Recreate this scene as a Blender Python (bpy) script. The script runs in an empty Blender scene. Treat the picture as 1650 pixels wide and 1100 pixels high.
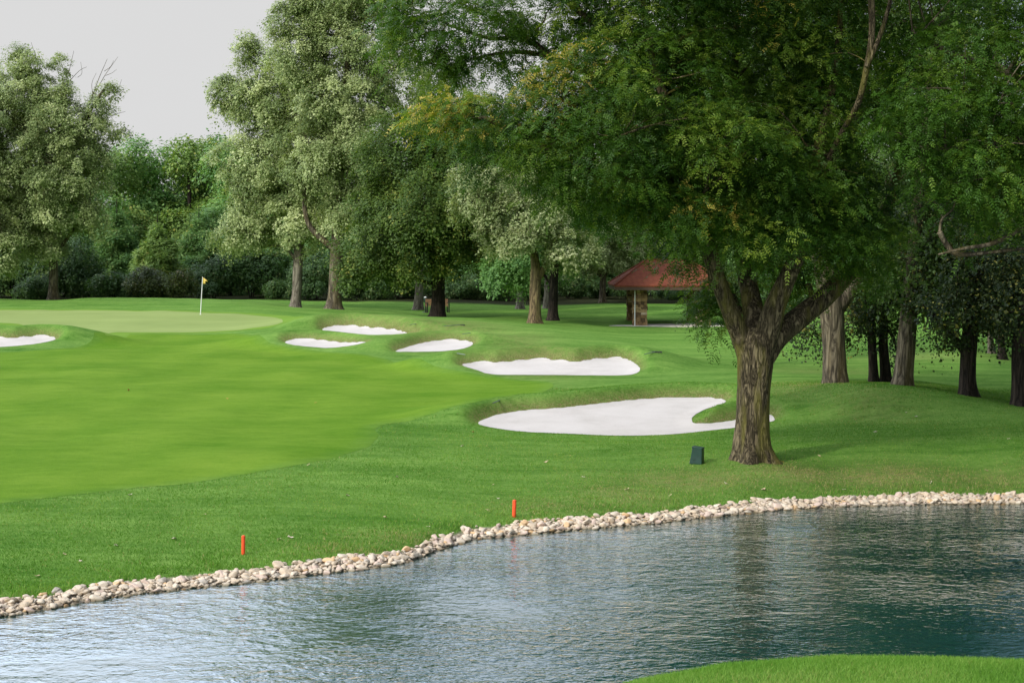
import bpy, math
import numpy as np
from mathutils import Vector, Matrix

# ---------------------------------------------------------------- basics
scene = bpy.context.scene
COL = scene.collection
RNG = np.random.default_rng(20240611)

F = 2750.0                      # focal length in photo pixels (photo 1650 x 1100)
CAMZ = 4.9                      # eye height above the pond
PITCH = math.atan((550 - 400) / F)
COSP, SINP = math.cos(PITCH), math.sin(PITCH)

def ray(px, py):
    a = (np.asarray(px, float) - 825) / F
    b = (550 - np.asarray(py, float)) / F
    return np.stack([a, COSP + b * SINP, -SINP + b * COSP], -1)

def pt(px, py, d):
    """world point seen at photo pixel (px,py) at ground distance d"""
    r = ray(px, py)
    r = r / r[..., 1:2] * np.asarray(d, float)[..., None]
    r[..., 2] += CAMZ
    return r

def onz(px, py, z):
    r = ray(px, py)
    t = (np.asarray(z, float) - CAMZ) / r[..., 2]
    p = r * t[..., None]
    p[..., 2] += CAMZ
    return p

def smooth(a, b, x):
    t = np.clip((x - a) / (b - a), 0, 1)
    return t * t * (3 - 2 * t)

def _hash(ix, iy, iz, seed):
    h = (ix * 374761393 + iy * 668265263 + iz * 2147483647 + seed * 1274126177) & 0xFFFFFFFF
    h = ((h ^ (h >> 13)) * 1274126177) & 0xFFFFFFFF
    h = ((h ^ (h >> 16)) * 2246822519) & 0xFFFFFFFF
    return ((h ^ (h >> 15)) & 0xFFFFFF) / float(0xFFFFFF)

def vnoise(p, seed=0):
    """value noise 0..1 at points p (N,3)"""
    p = np.asarray(p, float)
    i = np.floor(p).astype(np.int64)
    f = p - i
    f = f * f * (3 - 2 * f)
    out = 0
    for dx in (0, 1):
        for dy in (0, 1):
            for dz in (0, 1):
                w = (f[:, 0] if dx else 1 - f[:, 0]) * (f[:, 1] if dy else 1 - f[:, 1]) * (f[:, 2] if dz else 1 - f[:, 2])
                out = out + w * _hash(i[:, 0] + dx, i[:, 1] + dy, i[:, 2] + dz, seed)
    return out

def fbm(p, octaves=3, seed=0):
    p = np.asarray(p, float)
    s, a, t = 0, 1.0, 0
    for o in range(octaves):
        s = s + a * vnoise(p * 2 ** o + 17.3 * o, seed + o)
        t += a
        a *= 0.5
    return s / t

# ---------------------------------------------------------------- mesh building
class MB:
    """collects vertices and faces (with one float per face, 'tint') and links them as ONE mesh object"""
    def __init__(self):
        self.v, self.f, self.t, self.n = [], [], [], 0
    def add(self, verts, faces, tint=0.5):
        verts = np.asarray(verts, float).reshape(-1, 3)
        faces = np.asarray(faces, np.int64)
        self.v.append(verts)
        self.f.append(faces + self.n)
        self.t.append(np.broadcast_to(np.asarray(tint, float), (len(faces),)))
        self.n += len(verts)
    def build(self, name, mat, parent=None, smooth_shade=False, loc=None, vattr=None, mats=None):
        me = bpy.data.meshes.new(name)
        V = np.concatenate(self.v) if self.v else np.zeros((0, 3))
        me.vertices.add(len(V))
        me.vertices.foreach_set('co', V.astype(np.float32).ravel())
        tot = np.concatenate([np.full(len(f), f.shape[1]) for f in self.f])
        idx = np.concatenate([f.ravel() for f in self.f])
        me.loops.add(len(idx))
        me.loops.foreach_set('vertex_index', idx.astype(np.int32))
        st = np.concatenate([[0], np.cumsum(tot)[:-1]])
        me.polygons.add(len(tot))
        me.polygons.foreach_set('loop_start', st.astype(np.int32))
        me.update(calc_edges=True)
        me.polygons.foreach_set('use_smooth', np.full(len(tot), bool(smooth_shade)))
        at = me.attributes.new('tint', 'FLOAT', 'FACE')
        at.data.foreach_set('value', np.concatenate(self.t).astype(np.float32))
        if vattr:
            for k, a in vattr.items():
                q = me.attributes.new(k, 'FLOAT', 'POINT')
                q.data.foreach_set('value', np.asarray(a, np.float32))
        if mat is not None:
            me.materials.append(mat)
        me.update()
        o = bpy.data.objects.new(name, me)
        COL.objects.link(o)
        if parent is not None:
            o.parent = parent
        if loc is not None:
            o.location = loc
        return o

def tag(o, label=None, cat=None, group=None, kind=None):
    if label: o['label'] = label
    if cat: o['category'] = cat
    if group: o['group'] = group
    if kind: o['kind'] = kind
    return o

def thing(name, loc, label, cat, group=None, rotz=0.0):
    o = bpy.data.objects.new(name, None)
    o.empty_display_size = 0.3
    o.location = Vector([float(c) for c in loc])
    o.rotation_euler = (0, 0, rotz)
    COL.objects.link(o)
    return tag(o, label, cat, group)

def copy_thing(root, loc, rotz=0.0, scale=(1, 1, 1), label=None, group=None):
    r = root.copy()
    COL.objects.link(r)
    r.location = Vector([float(c) for c in loc])
    r.rotation_euler = (0, 0, rotz)
    r.scale = scale
    if label: r['label'] = label
    if group: r['group'] = group
    for ch in list(root.children):
        c = ch.copy()
        COL.objects.link(c)
        c.parent = r
        for g in list(ch.children):
            d = g.copy()
            COL.objects.link(d)
            d.parent = c
    return r

def box_vf(x0, x1, y0, y1, z0, z1, tx=1.0, ty=1.0):
    """box whose top is scaled by tx, ty"""
    cx, cy = (x0 + x1) / 2, (y0 + y1) / 2
    v = []
    for z, sx, sy in ((z0, 1, 1), (z1, tx, ty)):
        for x, y in ((x0, y0), (x1, y0), (x1, y1), (x0, y1)):
            v.append((cx + (x - cx) * sx, cy + (y - cy) * sy, z))
    f = [(0, 3, 2, 1), (4, 5, 6, 7), (0, 1, 5, 4), (1, 2, 6, 5), (2, 3, 7, 6), (3, 0, 4, 7)]
    return v, f

def bevel_obj(o, w, seg=2):
    m = o.modifiers.new('bevel', 'BEVEL')
    m.width = w
    m.segments = seg
    m.limit_method = 'ANGLE'
    return o

def catmull(P, n):
    P = np.asarray(P, float)
    if len(P) == 2:
        t = np.linspace(0, 1, n)[:, None]
        return P[0] * (1 - t) + P[1] * t
    Q = np.vstack([2 * P[0] - P[1], P, 2 * P[-1] - P[-2]])
    seg = len(P) - 1
    t = np.linspace(0, seg, n)
    i = np.minimum(t.astype(int), seg - 1)
    u = (t - i)[:, None]
    a, b, c, d = Q[i], Q[i + 1], Q[i + 2], Q[i + 3]
    return 0.5 * (2 * b + (c - a) * u + (2 * a - 5 * b + 4 * c - d) * u ** 2 + (3 * b - a - 3 * c + d) * u ** 3)

def tube(mb, P, R, seg=8, n=None, rough=0.0, seed=0, flare=0.0, tint=0.5, cap=True, lobes=5):
    """swept tapered tube with bark relief"""
    P = np.asarray(P, float)
    R = np.asarray(R, float)
    if n is None:
        n = max(2, 4 * (len(P) - 1) + 1)
    Pi = catmull(P, n)
    Ri = np.maximum(catmull(np.stack([R, R, R], -1), n)[:, 0], 0.002)
    T = np.gradient(Pi, axis=0)
    T /= np.linalg.norm(T, axis=1, keepdims=True) + 1e-9
    up = np.array([0.0, 1.0, 0.0]) if abs(T[0, 2]) > 0.6 else np.array([0.0, 0.0, 1.0])
    A = np.zeros_like(T)
    a = np.cross(up, T[0]); a /= np.linalg.norm(a) + 1e-9
    for k in range(n):
        a = a - T[k] * a.dot(T[k]); a /= np.linalg.norm(a) + 1e-9
        A[k] = a
    B = np.cross(T, A)
    th = np.linspace(0, 2 * math.pi, seg, endpoint=False)
    c, s = np.cos(th), np.sin(th)
    rad = np.repeat(Ri[:, None], seg, 1)
    L = np.concatenate([[0], np.cumsum(np.linalg.norm(np.diff(Pi, axis=0), axis=1))])
    if flare:
        h = L[:, None]
        rad = rad * (1 + flare * np.exp(-h / 0.22) * (0.75 + 0.5 * np.cos(lobes * th[None] + seed) + 0.3 * np.cos(3 * th[None] + 2.1 * seed)) + 0.12 * flare * np.exp(-h / 0.8))
    if rough:
        k = 5.0
        q = np.stack(np.broadcast_arrays(c[None] * k + 0.35 * np.sin(3.0 * L[:, None]), s[None] * k, L[:, None] * 1.6), -1).reshape(-1, 3)
        w = np.abs(fbm(q, 3, seed) - 0.5) * 2
        q2 = np.stack(np.broadcast_arrays(c[None] * 1.2, s[None] * 1.2, L[:, None] * 0.7), -1).reshape(-1, 3)
        rad = rad * (1 + rough * (w - 0.3).reshape(n, seg) + 1.2 * rough * (fbm(q2, 2, seed + 9) - 0.5).reshape(n, seg))
    V = Pi[:, None] + rad[..., None] * (A[:, None] * c[None, :, None] + B[:, None] * s[None, :, None])
    i = np.arange(n - 1)[:, None] * seg
    j = np.arange(seg)[None]
    j2 = (j + 1) % seg
    f = np.stack([i + j, i + j2, i + seg + j2, i + seg + j], -1).reshape(-1, 4)
    mb.add(V.reshape(-1, 3), f, tint)
    if cap:
        mb.add(np.vstack([V[-1], Pi[-1:] + T[-1:] * Ri[-1] * 0.3]), [(k, (k + 1) % seg, seg) for k in range(seg)], tint)
    return Pi, Ri

# ---------------------------------------------------------------- materials
def new_mat(name):
    m = bpy.data.materials.new(name)
    m.use_nodes = True
    nt = m.node_tree
    nt.nodes.clear()
    out = nt.nodes.new('ShaderNodeOutputMaterial')
    return m, nt, out

class NG:
    """tiny node helper"""
    def __init__(self, nt): self.nt = nt
    def n(self, typ, **kw):
        nd = self.nt.nodes.new(typ)
        for k, v in kw.items():
            if k.startswith('i_'):
                nd.inputs[k[2:].replace('_', ' ')].default_value = v
            else:
                setattr(nd, k, v)
        return nd
    def l(self, a, b): self.nt.links.new(a, b)
    def math(self, op, a, b=None, clamp=False):
        nd = self.nt.nodes.new('ShaderNodeMath'); nd.operation = op; nd.use_clamp = clamp
        for k, x in enumerate((a, b)):
            if x is None: continue
            if isinstance(x, (int, float)): nd.inputs[k].default_value = x
            else: self.l(x, nd.inputs[k])
        return nd.outputs[0]
    def mapr(self, x, a, b, c=0.0, d=1.0):
        nd = self.nt.nodes.new('ShaderNodeMapRange')
        self.l(x, nd.inputs[0])
        for k, v in zip((1, 2, 3, 4), (a, b, c, d)): nd.inputs[k].default_value = v
        return nd.outputs[0]
    def mix(self, fac, a, b, mode='MIX'):
        nd = self.nt.nodes.new('ShaderNodeMix'); nd.data_type = 'RGBA'; nd.blend_type = mode
        for sock, x in ((nd.inputs[0], fac), (nd.inputs[6], a), (nd.inputs[7], b)):
            if isinstance(x, (int, float)): sock.default_value = x
            elif isinstance(x, (tuple, list)): sock.default_value = (*x, 1.0) if len(x) == 3 else x
            else: self.l(x, sock)
        return nd.outputs[2]
    def noise(self, vec, scale, detail=4.0, rough=0.55, dist=0.0):
        nd = self.n('ShaderNodeTexNoise')
        nd.inputs['Scale'].default_value = scale
        nd.inputs['Detail'].default_value = detail
        nd.inputs['Roughness'].default_value = rough
        nd.inputs['Distortion'].default_value = dist
        if vec is not None: self.l(vec, nd.inputs['Vector'])
        return nd.outputs['Fac']
    def coords(self, which='Object', scale=(1, 1, 1), rot=(0, 0, 0)):
        tc = self.n('ShaderNodeTexCoord')
        mp = self.n('ShaderNodeMapping')
        mp.inputs['Scale'].default_value = scale
        mp.inputs['Rotation'].default_value = rot
        self.l(tc.outputs[which], mp.inputs['Vector'])
        return mp.outputs[0]
    def attr(self, name):
        nd = self.n('ShaderNodeAttribute'); nd.attribute_name = name
        return nd.outputs['Fac']
    def ramp(self, x, stops):
        nd = self.n('ShaderNodeValToRGB')
        el = nd.color_ramp.elements
        while len(el) < len(stops): el.new(0.5)
        for e, (p, c) in zip(el, stops):
            e.position = p; e.color = (*c, 1)
        self.l(x, nd.inputs[0])
        return nd.outputs[0]
    def bump(self, h, strength, dist, normal=None):
        nd = self.n('ShaderNodeBump')
        nd.inputs['Strength'].default_value = strength
        nd.inputs['Distance'].default_value = dist
        self.l(h, nd.inputs['Height'])
        if normal is not None: self.l(normal, nd.inputs['Normal'])
        return nd.outputs[0]
    def bsdf(self, color, rough=0.8, spec=0.3, normal=None):
        nd = self.n('ShaderNodeBsdfPrincipled')
        if isinstance(color, (tuple, list)): nd.inputs['Base Color'].default_value = (*color, 1)
        else: self.l(color, nd.inputs['Base Color'])
        if isinstance(rough, (int, float)): nd.inputs['Roughness'].default_value = rough
        else: self.l(rough, nd.inputs['Roughness'])
        nd.inputs['Specular IOR Level'].default_value = spec
        if normal is not None: self.l(normal, nd.inputs['Normal'])
        return nd

def leaf_mat(name, stops, transl=0.35, rough=0.5, spec=0.3, tl_gain=1.3):
    m, nt, out = new_mat(name)
    g = NG(nt)
    col = g.ramp(g.attr('tint'), stops)
    b = g.bsdf(col, rough, spec)
    t = g.n('ShaderNodeBsdfTranslucent')
    tc = g.mix(1.0, col, (tl_gain, tl_gain * 1.05, tl_gain * 0.55), 'MULTIPLY')
    g.l(tc, t.inputs['Color'])
    mx = g.n('ShaderNodeMixShader')
    mx.inputs[0].default_value = transl
    g.l(b.outputs[0], mx.inputs[1]); g.l(t.outputs[0], mx.inputs[2])
    g.l(mx.outputs[0], out.inputs['Surface'])
    return m

def bark_mat(name, dark, light, moss=None, moss_amt=0.0, scale=1.0, stretch=0.16, bump=0.6):
    m, nt, out = new_mat(name)
    g = NG(nt)
    v = g.coords('Object', (9 * scale, 9 * scale, 9 * scale * stretch))
    n1 = g.noise(v, 1.0, 6, 0.7, 1.2)
    rid = g.math('ABSOLUTE', g.math('MULTIPLY', g.math('SUBTRACT', g.noise(v, .75, 3, .6, .8), .5), 2.0))
    crack = g.mapr(rid, 0.0, 0.34)
    fine = g.noise(g.coords('Object', (40, 40, 16)), 1.0, 3, .7)
    h = g.math('ADD', g.math('ADD', g.math('MULTIPLY', n1, 0.45), g.math('MULTIPLY', crack, 0.55)), g.math('MULTIPLY', g.math('SUBTRACT', fine, .5), .35))
    col = g.ramp(h, [(0.22, dark), (0.58, tuple((a + b) / 2 for a, b in zip(dark, light))), (0.9, light)])
    big = g.noise(g.coords('Object', (1.6, 1.6, 0.5)), 1.0, 3, 0.6)
    col = g.mix(g.mapr(big, 0.35, 0.7), col, g.mix(1.0, col, (0.62, 0.6, 0.58), 'MULTIPLY'))
    if moss:
        ms = g.noise(g.coords('Object', (2.2, 2.2, 0.45)), 1.3, 4, 0.6)
        col = g.mix(g.mapr(ms, 0.47, 0.66, 0, moss_amt), col, moss)
    nrm = g.bump(h, bump, 0.05)
    g.l(g.bsdf(col, 0.9, 0.15, nrm).outputs[0], out.inputs['Surface'])
    return m

def plain_mat(name, color, rough=0.6, spec=0.4, var=0.12, nscale=6.0, bump=0.0, metallic=0.0):
    m, nt, out = new_mat(name)
    g = NG(nt)
    v = g.coords('Object')
    n = g.noise(v, nscale, 5, 0.6)
    c = g.mix(g.mapr(n, 0.3, 0.7), tuple(x * (1 - var) for x in color), tuple(min(1, x * (1 + var)) for x in color))
    nr = g.bump(n, bump, 0.02) if bump else None
    b = g.bsdf(c, rough, spec, nr)
    b.inputs['Metallic'].default_value = metallic
    g.l(b.outputs[0], out.inputs['Surface'])
    return m
# ---------------------------------------------------------------- terrain
SHORE_PX = np.array([(-420, 1052), (-200, 1020), (-60, 1003), (0, 993), (100, 976), (200, 958), (300, 948), (400, 938), (500, 926), (600, 914), (660, 904), (700, 887), (760, 869),
                     (850, 860), (950, 851), (1050, 843), (1150, 832), (1250, 822), (1350, 816), (1450, 813), (1550, 812), (1650, 811), (1800, 811), (2100, 815), (2500, 825)], float)
_s = onz(SHORE_PX[:, 0], SHORE_PX[:, 1], np.zeros(len(SHORE_PX)))
SHX, SHY = _s[:, 0], _s[:, 1]
def y_far(x):                      # far shoreline of the pond
    return np.interp(x, SHX, SHY)
def y_near(x):                     # near shoreline
    return np.interp(x, [-60, -10, -2, 0.0, 0.7, 1.3, 2.3, 3.5, 4.6, 5.7, 8, 14, 60], [12, 14.5, 16.0, 17.0, 17.8, 18.5, 19.2, 19.55, 19.5, 19.34, 19.0, 18.2, 16])

CPZ = [(0, 880, .3), (0, 805, .42), (200, 850, .35), (300, 778, .45), (500, 800, .4), (600, 720, .5), (0, 700, .5), (300, 700, .5), (0, 620, .6), (300, 620, .6),
       (600, 640, .55), (150, 562, .72), (300, 560, .75), (-250, 650, .55), (-300, 800, .4), (300, 537, .78), (323, 507, 1.13), (430, 517, 1.02), (0, 512, 1.08),
       (700, 720, .42), (900, 722, .38), (1000, 742, .38), (1213, 745, .45), (1123, 748, .43), (1000, 800, .29), (1300, 772, .38), (1500, 765, .36), (700, 620, .55),
       (750, 790, .33), (600, 850, .28), (450, 560, .72), (600, 600, .6), (1650, 755, .4)]
CPD = [(100, 498, 106), (-100, 498, 106), (300, 485, 114), (150, 480.5, 116), (0, 484, 115), (420, 488, 113), (-150, 484, 115), (85, 484, 121), (480, 495, 114), (540, 498, 110),
       (600, 509, 86), (520, 508, 88), (680, 514, 85), (760, 520, 82), (850, 530, 78), (940, 545, 74), (800, 546, 73), (900, 561, 69), (900, 571, 68.5), (1030, 574, 67),
       (800, 577, 68), (1060, 592, 60), (1150, 580, 65), (900, 627, 51.5), (1000, 624, 52.5), (1000, 635, 51), (1130, 627, 50), (900, 646, 48), (1220, 630, 48.5),
       (1270, 643, 45), (1320, 627, 45), (1385, 620, 45), (1455, 628, 44.5), (1550, 642, 44), (1650, 655, 44), (1400, 682, 39.5), (1400, 722, 37), (1550, 702, 38.5), (1650, 718, 37.2), (1800, 690, 42),
       (1280, 690, 39.6), (1350, 616, 51), (1450, 616, 51), (1550, 622, 51), (1650, 630, 51),
       (1300, 602, 57), (1300, 577, 66), (1400, 560, 71), (1550, 600, 58), (1500, 531, 82), (1600, 545, 76), (1030, 524, 96), (1150, 526, 96), (990, 546, 80), (1100, 562, 72),
       (862, 521, 93), (890, 517, 97), (705, 511, 103), (675, 499, 115), (970, 488, 130), (840, 498, 120), (1060, 489, 125), (1150, 491, 125), (1000, 500, 112), (600, 503, 108)]
_P = [onz(a, b, z) for a, b, z in CPZ] + [pt(a, b, d) for a, b, d in CPD]
for x in np.linspace(-12, 16, 10):
    _P.append(np.array([x, y_far(x) + 0.95, 0.16])); _P.append(np.array([x, y_far(x) + 2.6, 0.27]))
for x in (-95, -55, -25, 0, 25, 55, 95):
    _P.append(np.array([x, 155.0, 0.85]))
    if abs(x) > 50: _P += [np.array([x, 60.0, 0.8]), np.array([x, 105.0, 0.9]), np.array([x, 30.0, 0.4])]
for x in (-30, -18, -6): _P.append(np.array([x, 130.0, 1.05]))
_P = np.array(_P)
_SC = np.array([1 / 20.0, 0.6 / 20.0])
_X = _P[:, :2] * _SC
def _tps_k(r2): return 0.5 * r2 * np.log(r2 + 1e-12)
def _fit():
    n = len(_X)
    K = _tps_k(((_X[:, None] - _X[None]) ** 2).sum(-1)) + 0.0012 * np.eye(n)
    Q = np.hstack([np.ones((n, 1)), _X])
    A = np.block([[K, Q], [Q.T, np.zeros((3, 3))]])
    return np.linalg.solve(A, np.concatenate([_P[:, 2], np.zeros(3)]))
_W = _fit()
def tps(x, y):
    out = np.empty(len(x))
    for s in range(0, len(x), 20000):
        q = np.stack([x[s:s + 20000], y[s:s + 20000]], -1) * _SC
        K = _tps_k(((q[:, None] - _X[None]) ** 2).sum(-1))
        out[s:s + 20000] = K @ _W[:-3] + _W[-3] + q @ _W[-2:]
    return out

def poly_sdf(x, y, P):
    """signed distance (negative inside) and unit y component of the outward direction"""
    P = np.asarray(P)
    best = np.full(len(x), 1e9); ny = np.zeros(len(x)); inside = np.zeros(len(x), bool)
    for k in range(len(P)):
        a, b = P[k], P[(k + 1) % len(P)]
        e = b - a
        t = np.clip(((x - a[0]) * e[0] + (y - a[1]) * e[1]) / (e @ e + 1e-12), 0, 1)
        dx, dy = x - a[0] - t * e[0], y - a[1] - t * e[1]
        d = np.hypot(dx, dy)
        m = d < best
        best = np.where(m, d, best); ny = np.where(m, dy / (d + 1e-9), ny)
        cr = (a[1] > y) != (b[1] > y)
        xi = a[0] + (y - a[1]) / (e[1] if abs(e[1]) > 1e-12 else 1e-12) * e[0]
        inside ^= cr & (x < xi)
    return np.where(inside, -best, best), np.where(inside, -ny, ny)

def closed_smooth(P, n=6):
    P = np.asarray(P, float)
    Q = np.vstack([P[-2:], P, P[:3]])
    C = catmull(Q, (len(Q) - 1) * n + 1)
    return C[2 * n:-2 * n - 0][:len(P) * n]

# bunkers: outline in photo pixels, near point of the sand plane (y0, py0), slope of the sand
BUNK = [
    dict(px=[(-70, 547), (-20, 543), (20, 545), (60, 542), (83, 543), (89, 547), (70, 552), (40, 556), (0, 559), (-50, 559)], y0=71, py0=559, m=.10, lip=.42, label='white sand bunker at the left edge of the photo short of the green'),
    dict(px=[(519, 531), (530, 527), (560, 525), (600, 529), (635, 532), (655, 537), (669, 541), (650, 545), (620, 546), (585, 544), (555, 541), (530, 536)], y0=77, py0=546, m=.12, lip=.50, label='long white sand bunker nearest the green, highest on the grassy mound'),
    dict(px=[(459, 551), (475, 547), (500, 547), (530, 550), (560, 554), (590, 560), (570, 562), (530, 561), (490, 558), (468, 555)], y0=70, py0=562, m=.10, lip=.28, label='thin white sand sliver of a bunker under the front lip of the mound'),
    dict(px=[(637, 566), (665, 557), (690, 551), (720, 548), (745, 549), (762, 553), (757, 558), (740, 563), (710, 566), (680, 567), (655, 567)], y0=69, py0=567, m=.10, lip=.30, label='small wedge shaped white sand bunker on the right flank of the mound'),
    dict(px=[(744, 588), (775, 584), (800, 585), (830, 582), (870, 579), (900, 581), (930, 583), (960, 579), (1000, 577), (1020, 584), (1031, 594), (1024, 602), (1000, 605), (950, 605), (850, 604), (792, 603), (768, 596)], y0=57.5, py0=605, m=.09, lip=.37, label='wide flat white sand bunker in the middle of the row, left of the big tree'),
    dict(px=[(771, 682), (800, 669), (850, 661), (900, 658), (960, 651), (1020, 645), (1080, 641), (1130, 641), (1168, 645), (1160, 652), (1135, 660), (1118, 670), (1116, 681), (1140, 683), (1180, 678), (1215, 673), (1240, 669), (1249, 676), (1235, 681), (1200, 687), (1150, 693), (1080, 700), (1000, 702), (920, 699), (850, 696), (800, 690)], y0=41.5, py0=702, m=.06, lip=.30, label='largest white sand bunker with a grass tongue, behind the forked tree trunk'),
]
for b in BUNK:
    b['z0'] = CAMZ - (b['py0'] - 400) * b['y0'] / F
    pp = []
    for px, py in b['px']:
        r = ray(px, py)
        t = (b['z0'] - b['m'] * b['y0'] - CAMZ) / (r[2] - b['m'] * r[1])
        pp.append((r * t)[:2])
    b['poly'] = closed_smooth(pp, 5)

def land(x, y):
    z = tps(x, y)
    u = np.abs(x) / np.maximum(y, 20)
    w = smooth(0.5, 0.9, u) + smooth(150, 185, y)
    z = z + (0.75 - z) * np.clip(w, 0, 1)
    und = fbm(np.stack([x * .35, y * .22, 0 * x], -1), 3, 5) - .5
    z = z + und * 0.21 * smooth(1.0, 6.0, y - y_far(x))
    for b in BUNK:
        bx0, by0 = b['poly'].min(0) - 9; bx1, by1 = b['poly'].max(0) + 9
        m = (x > bx0) & (x < bx1) & (y > by0) & (y < by1)
        if not m.any(): continue
        s, ny = poly_sdf(x[m], y[m], b['poly'])
        plane = b['z0'] + b['m'] * (y[m] - b['y0'])
        far = smooth(-0.35, 0.45, ny)
        lip = b['lip'] * far * smooth(0.0, 0.55, s) + 0.05 * smooth(0, .4, s)
        jag = 0.035 * (fbm(np.stack([x[m] * 3, y[m] * 3, 0 * s], -1), 2, 3) - .5)
        k = smooth(0.25, 2.2 + 1.2 * far, s)
        inner = plane - 0.04 * smooth(0.0, 0.5, -s) + lip + jag * smooth(0, .3, s)
        zo = z[m]
        edge = b['z0'] + b['m'] * (y[m] - ny * s - b['y0'])
        near = smooth(0.1, -0.35, ny) * smooth(9.0, 5.0, s)
        zo = zo - near * np.maximum(zo - (edge + 0.032 * s), 0)          # the side towards the fairway stays low and flush
        zf = np.maximum(zo, plane - .15)
        zf = zf + (zo - zf) * smooth(2.0, 5.0, s)
        z[m] = np.where(s < 0, inner, inner + (zf - inner) * k)
    return z

def near_bank(x, y):
    s = y_near(x) - y
    z = 0.75 * (1 - np.exp(-np.maximum(s, 0) / 1.3)) + 0.06 * np.maximum(s - 3, 0)
    z = np.minimum(z, 2.6)
    return np.where(s < 0, np.maximum(-0.7, 0.5 * s), z)

def height(x, y):
    x = np.asarray(x, float).ravel(); y = np.asarray(y, float).ravel()
    s = y - y_far(x)
    mid = (y_far(x) + y_near(x)) / 2
    L = land(x, y)
    bank = np.where(s < 0, np.maximum(-0.7, 0.5 * s), 0.21 * s)
    h = np.clip(0.5 + 0.5 * (bank - L) / 0.06, 0, 1)
    Z = bank * (1 - h) + L * h - 0.06 * h * (1 - h)
    Z = np.where(s > 4, L, Z)
    return np.where(y > mid, Z, near_bank(x, y))

def hit(px, py, d0=20.0, d1=175.0):
    """first ground point along the ray through a photo pixel"""
    d = np.geomspace(d0, d1, 1100)
    r = ray(px, py)
    X = r[0] / r[1] * d; Z = CAMZ + r[2] / r[1] * d
    H = height(X, d)
    k = np.argmax(H >= Z)
    if not (H >= Z).any(): k = len(d) - 1
    return np.array([X[k], d[k], H[k]])

# grid
ys = [-40, -25, -14, -6, 0, 4, 7, 9, 11, 12.5, 13.5, 14.3]
y = 15.0
while y < 142:
    ys.append(y)
    y += min(0.36, max(0.065, 1.35 * y * y / 12375))
while y < 180:
    ys.append(y); y += 1.5
ys += [190, 210, 250, 320, 450, 700, 1200, 2200]
ys = np.array(ys)
us = np.concatenate([[-5, -3, -2, -1.4, -1.0, -.8, -.65, -.55, -.5, -.46, -.43], np.arange(-.41, .4101, .0019), [.43, .46, .5, .55, .65, .8, 1.0, 1.4, 2, 3, 5]])
GY, GU = np.meshgrid(ys, us, indexing='ij')
GX = GU * np.maximum(GY, 14)
NR, NC = GY.shape
gx, gy = GX.ravel(), GY.ravel()
gz = height(gx, gy)
gi = (np.arange(NR - 1)[:, None] * NC + np.arange(NC - 1)[None]).ravel()
GQ = np.stack([gi, gi + 1, gi + NC + 1, gi + NC], -1)

lipA = np.zeros(len(gx)); sandS = []
for b in BUNK:
    bx0, by0 = b['poly'].min(0) - 4; bx1, by1 = b['poly'].max(0) + 4
    m = (gx > bx0) & (gx < bx1) & (gy > by0) & (gy < by1)
    s = np.full(len(gx), 9.0); ny = np.zeros(len(gx))
    s[m], ny[m] = poly_sdf(gx[m], gy[m], b['poly'])
    b['sdf'] = s
    far = smooth(-0.45, 0.4, ny)
    lipA = np.maximum(lipA, smooth(0.56, 0.0, s) * (0.15 + 0.85 * far))
dryA = np.zeros(len(gx))
DRY = []
def dry_patch(px, py, rx, ry, a):
    global dryA
    c = hit(px, py); sc = c[1] / F
    # half extents in metres; depth from the grazing view angle
    hx = 1.5 * rx * sc; hy = 1.5 * ry * c[1] ** 2 / (F * (CAMZ - c[2]))
    DRY.append((c[0], c[1], hx, hy, a))
    dryA = np.maximum(dryA, a * np.exp(-((gx - c[0]) / hx) ** 2 - ((gy - c[1]) / hy) ** 2))
for q in [(1290, 762, 60, 8, .9), (1420, 768, 90, 8, .85), (1120, 775, 90, 8, .65), (1000, 795, 60, 10, .5), (1560, 772, 90, 8, .6), (690, 880, 90, 6, .5), (560, 885, 60, 6, .4), (900, 815, 70, 8, .4),
          (1290, 620, 50, 10, .45), (870, 560, 60, 12, .45), (840, 545, 40, 8, .4), (730, 525, 70, 8, .5), (1400, 640, 60, 8, .3), (1330, 600, 60, 5, .4), (1480, 575, 60, 4, .4), (620, 515, 80, 6, .35)]:
    dry_patch(*q)

def clip_sheet(val, off):
    """part of the ground grid where val < 0, cut exactly along val = 0, lifted by off"""
    mb = MB()
    q = GQ[(val[GQ] < 0).any(1)]
    tri = np.concatenate([q[:, [0, 1, 2]], q[:, [0, 2, 3]]])
    v = val[tri]
    full = tri[(v < 0).all(1)]
    part = tri[((v < 0).any(1)) & ~((v < 0).all(1))]
    used = {}
    verts, faces, vals = [], [], []
    def vid(key, p, w=0.0):
        if key not in used:
            used[key] = len(verts); verts.append(p); vals.append(-w)
        return used[key]
    P3 = np.stack([gx, gy, gz + off], -1)
    for t in full:
        faces.append([vid(int(i), P3[i], val[i]) for i in t])
    for t in part:
        out = []
        for k in range(3):
            a, b = int(t[k]), int(t[(k + 1) % 3])
            va, vb = val[a], val[b]
            if va < 0: out.append(vid(a, P3[a], va))
            if (va < 0) != (vb < 0):
                w = va / (va - vb)
                out.append(vid((min(a, b), max(a, b)), P3[a] * (1 - w) + P3[b] * w))
        for k in range(1, len(out) - 1):
            faces.append([out[0], out[k], out[k + 1]])
    mb.add(np.array(verts), np.array(faces))
    return mb, np.array(vals)

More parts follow.
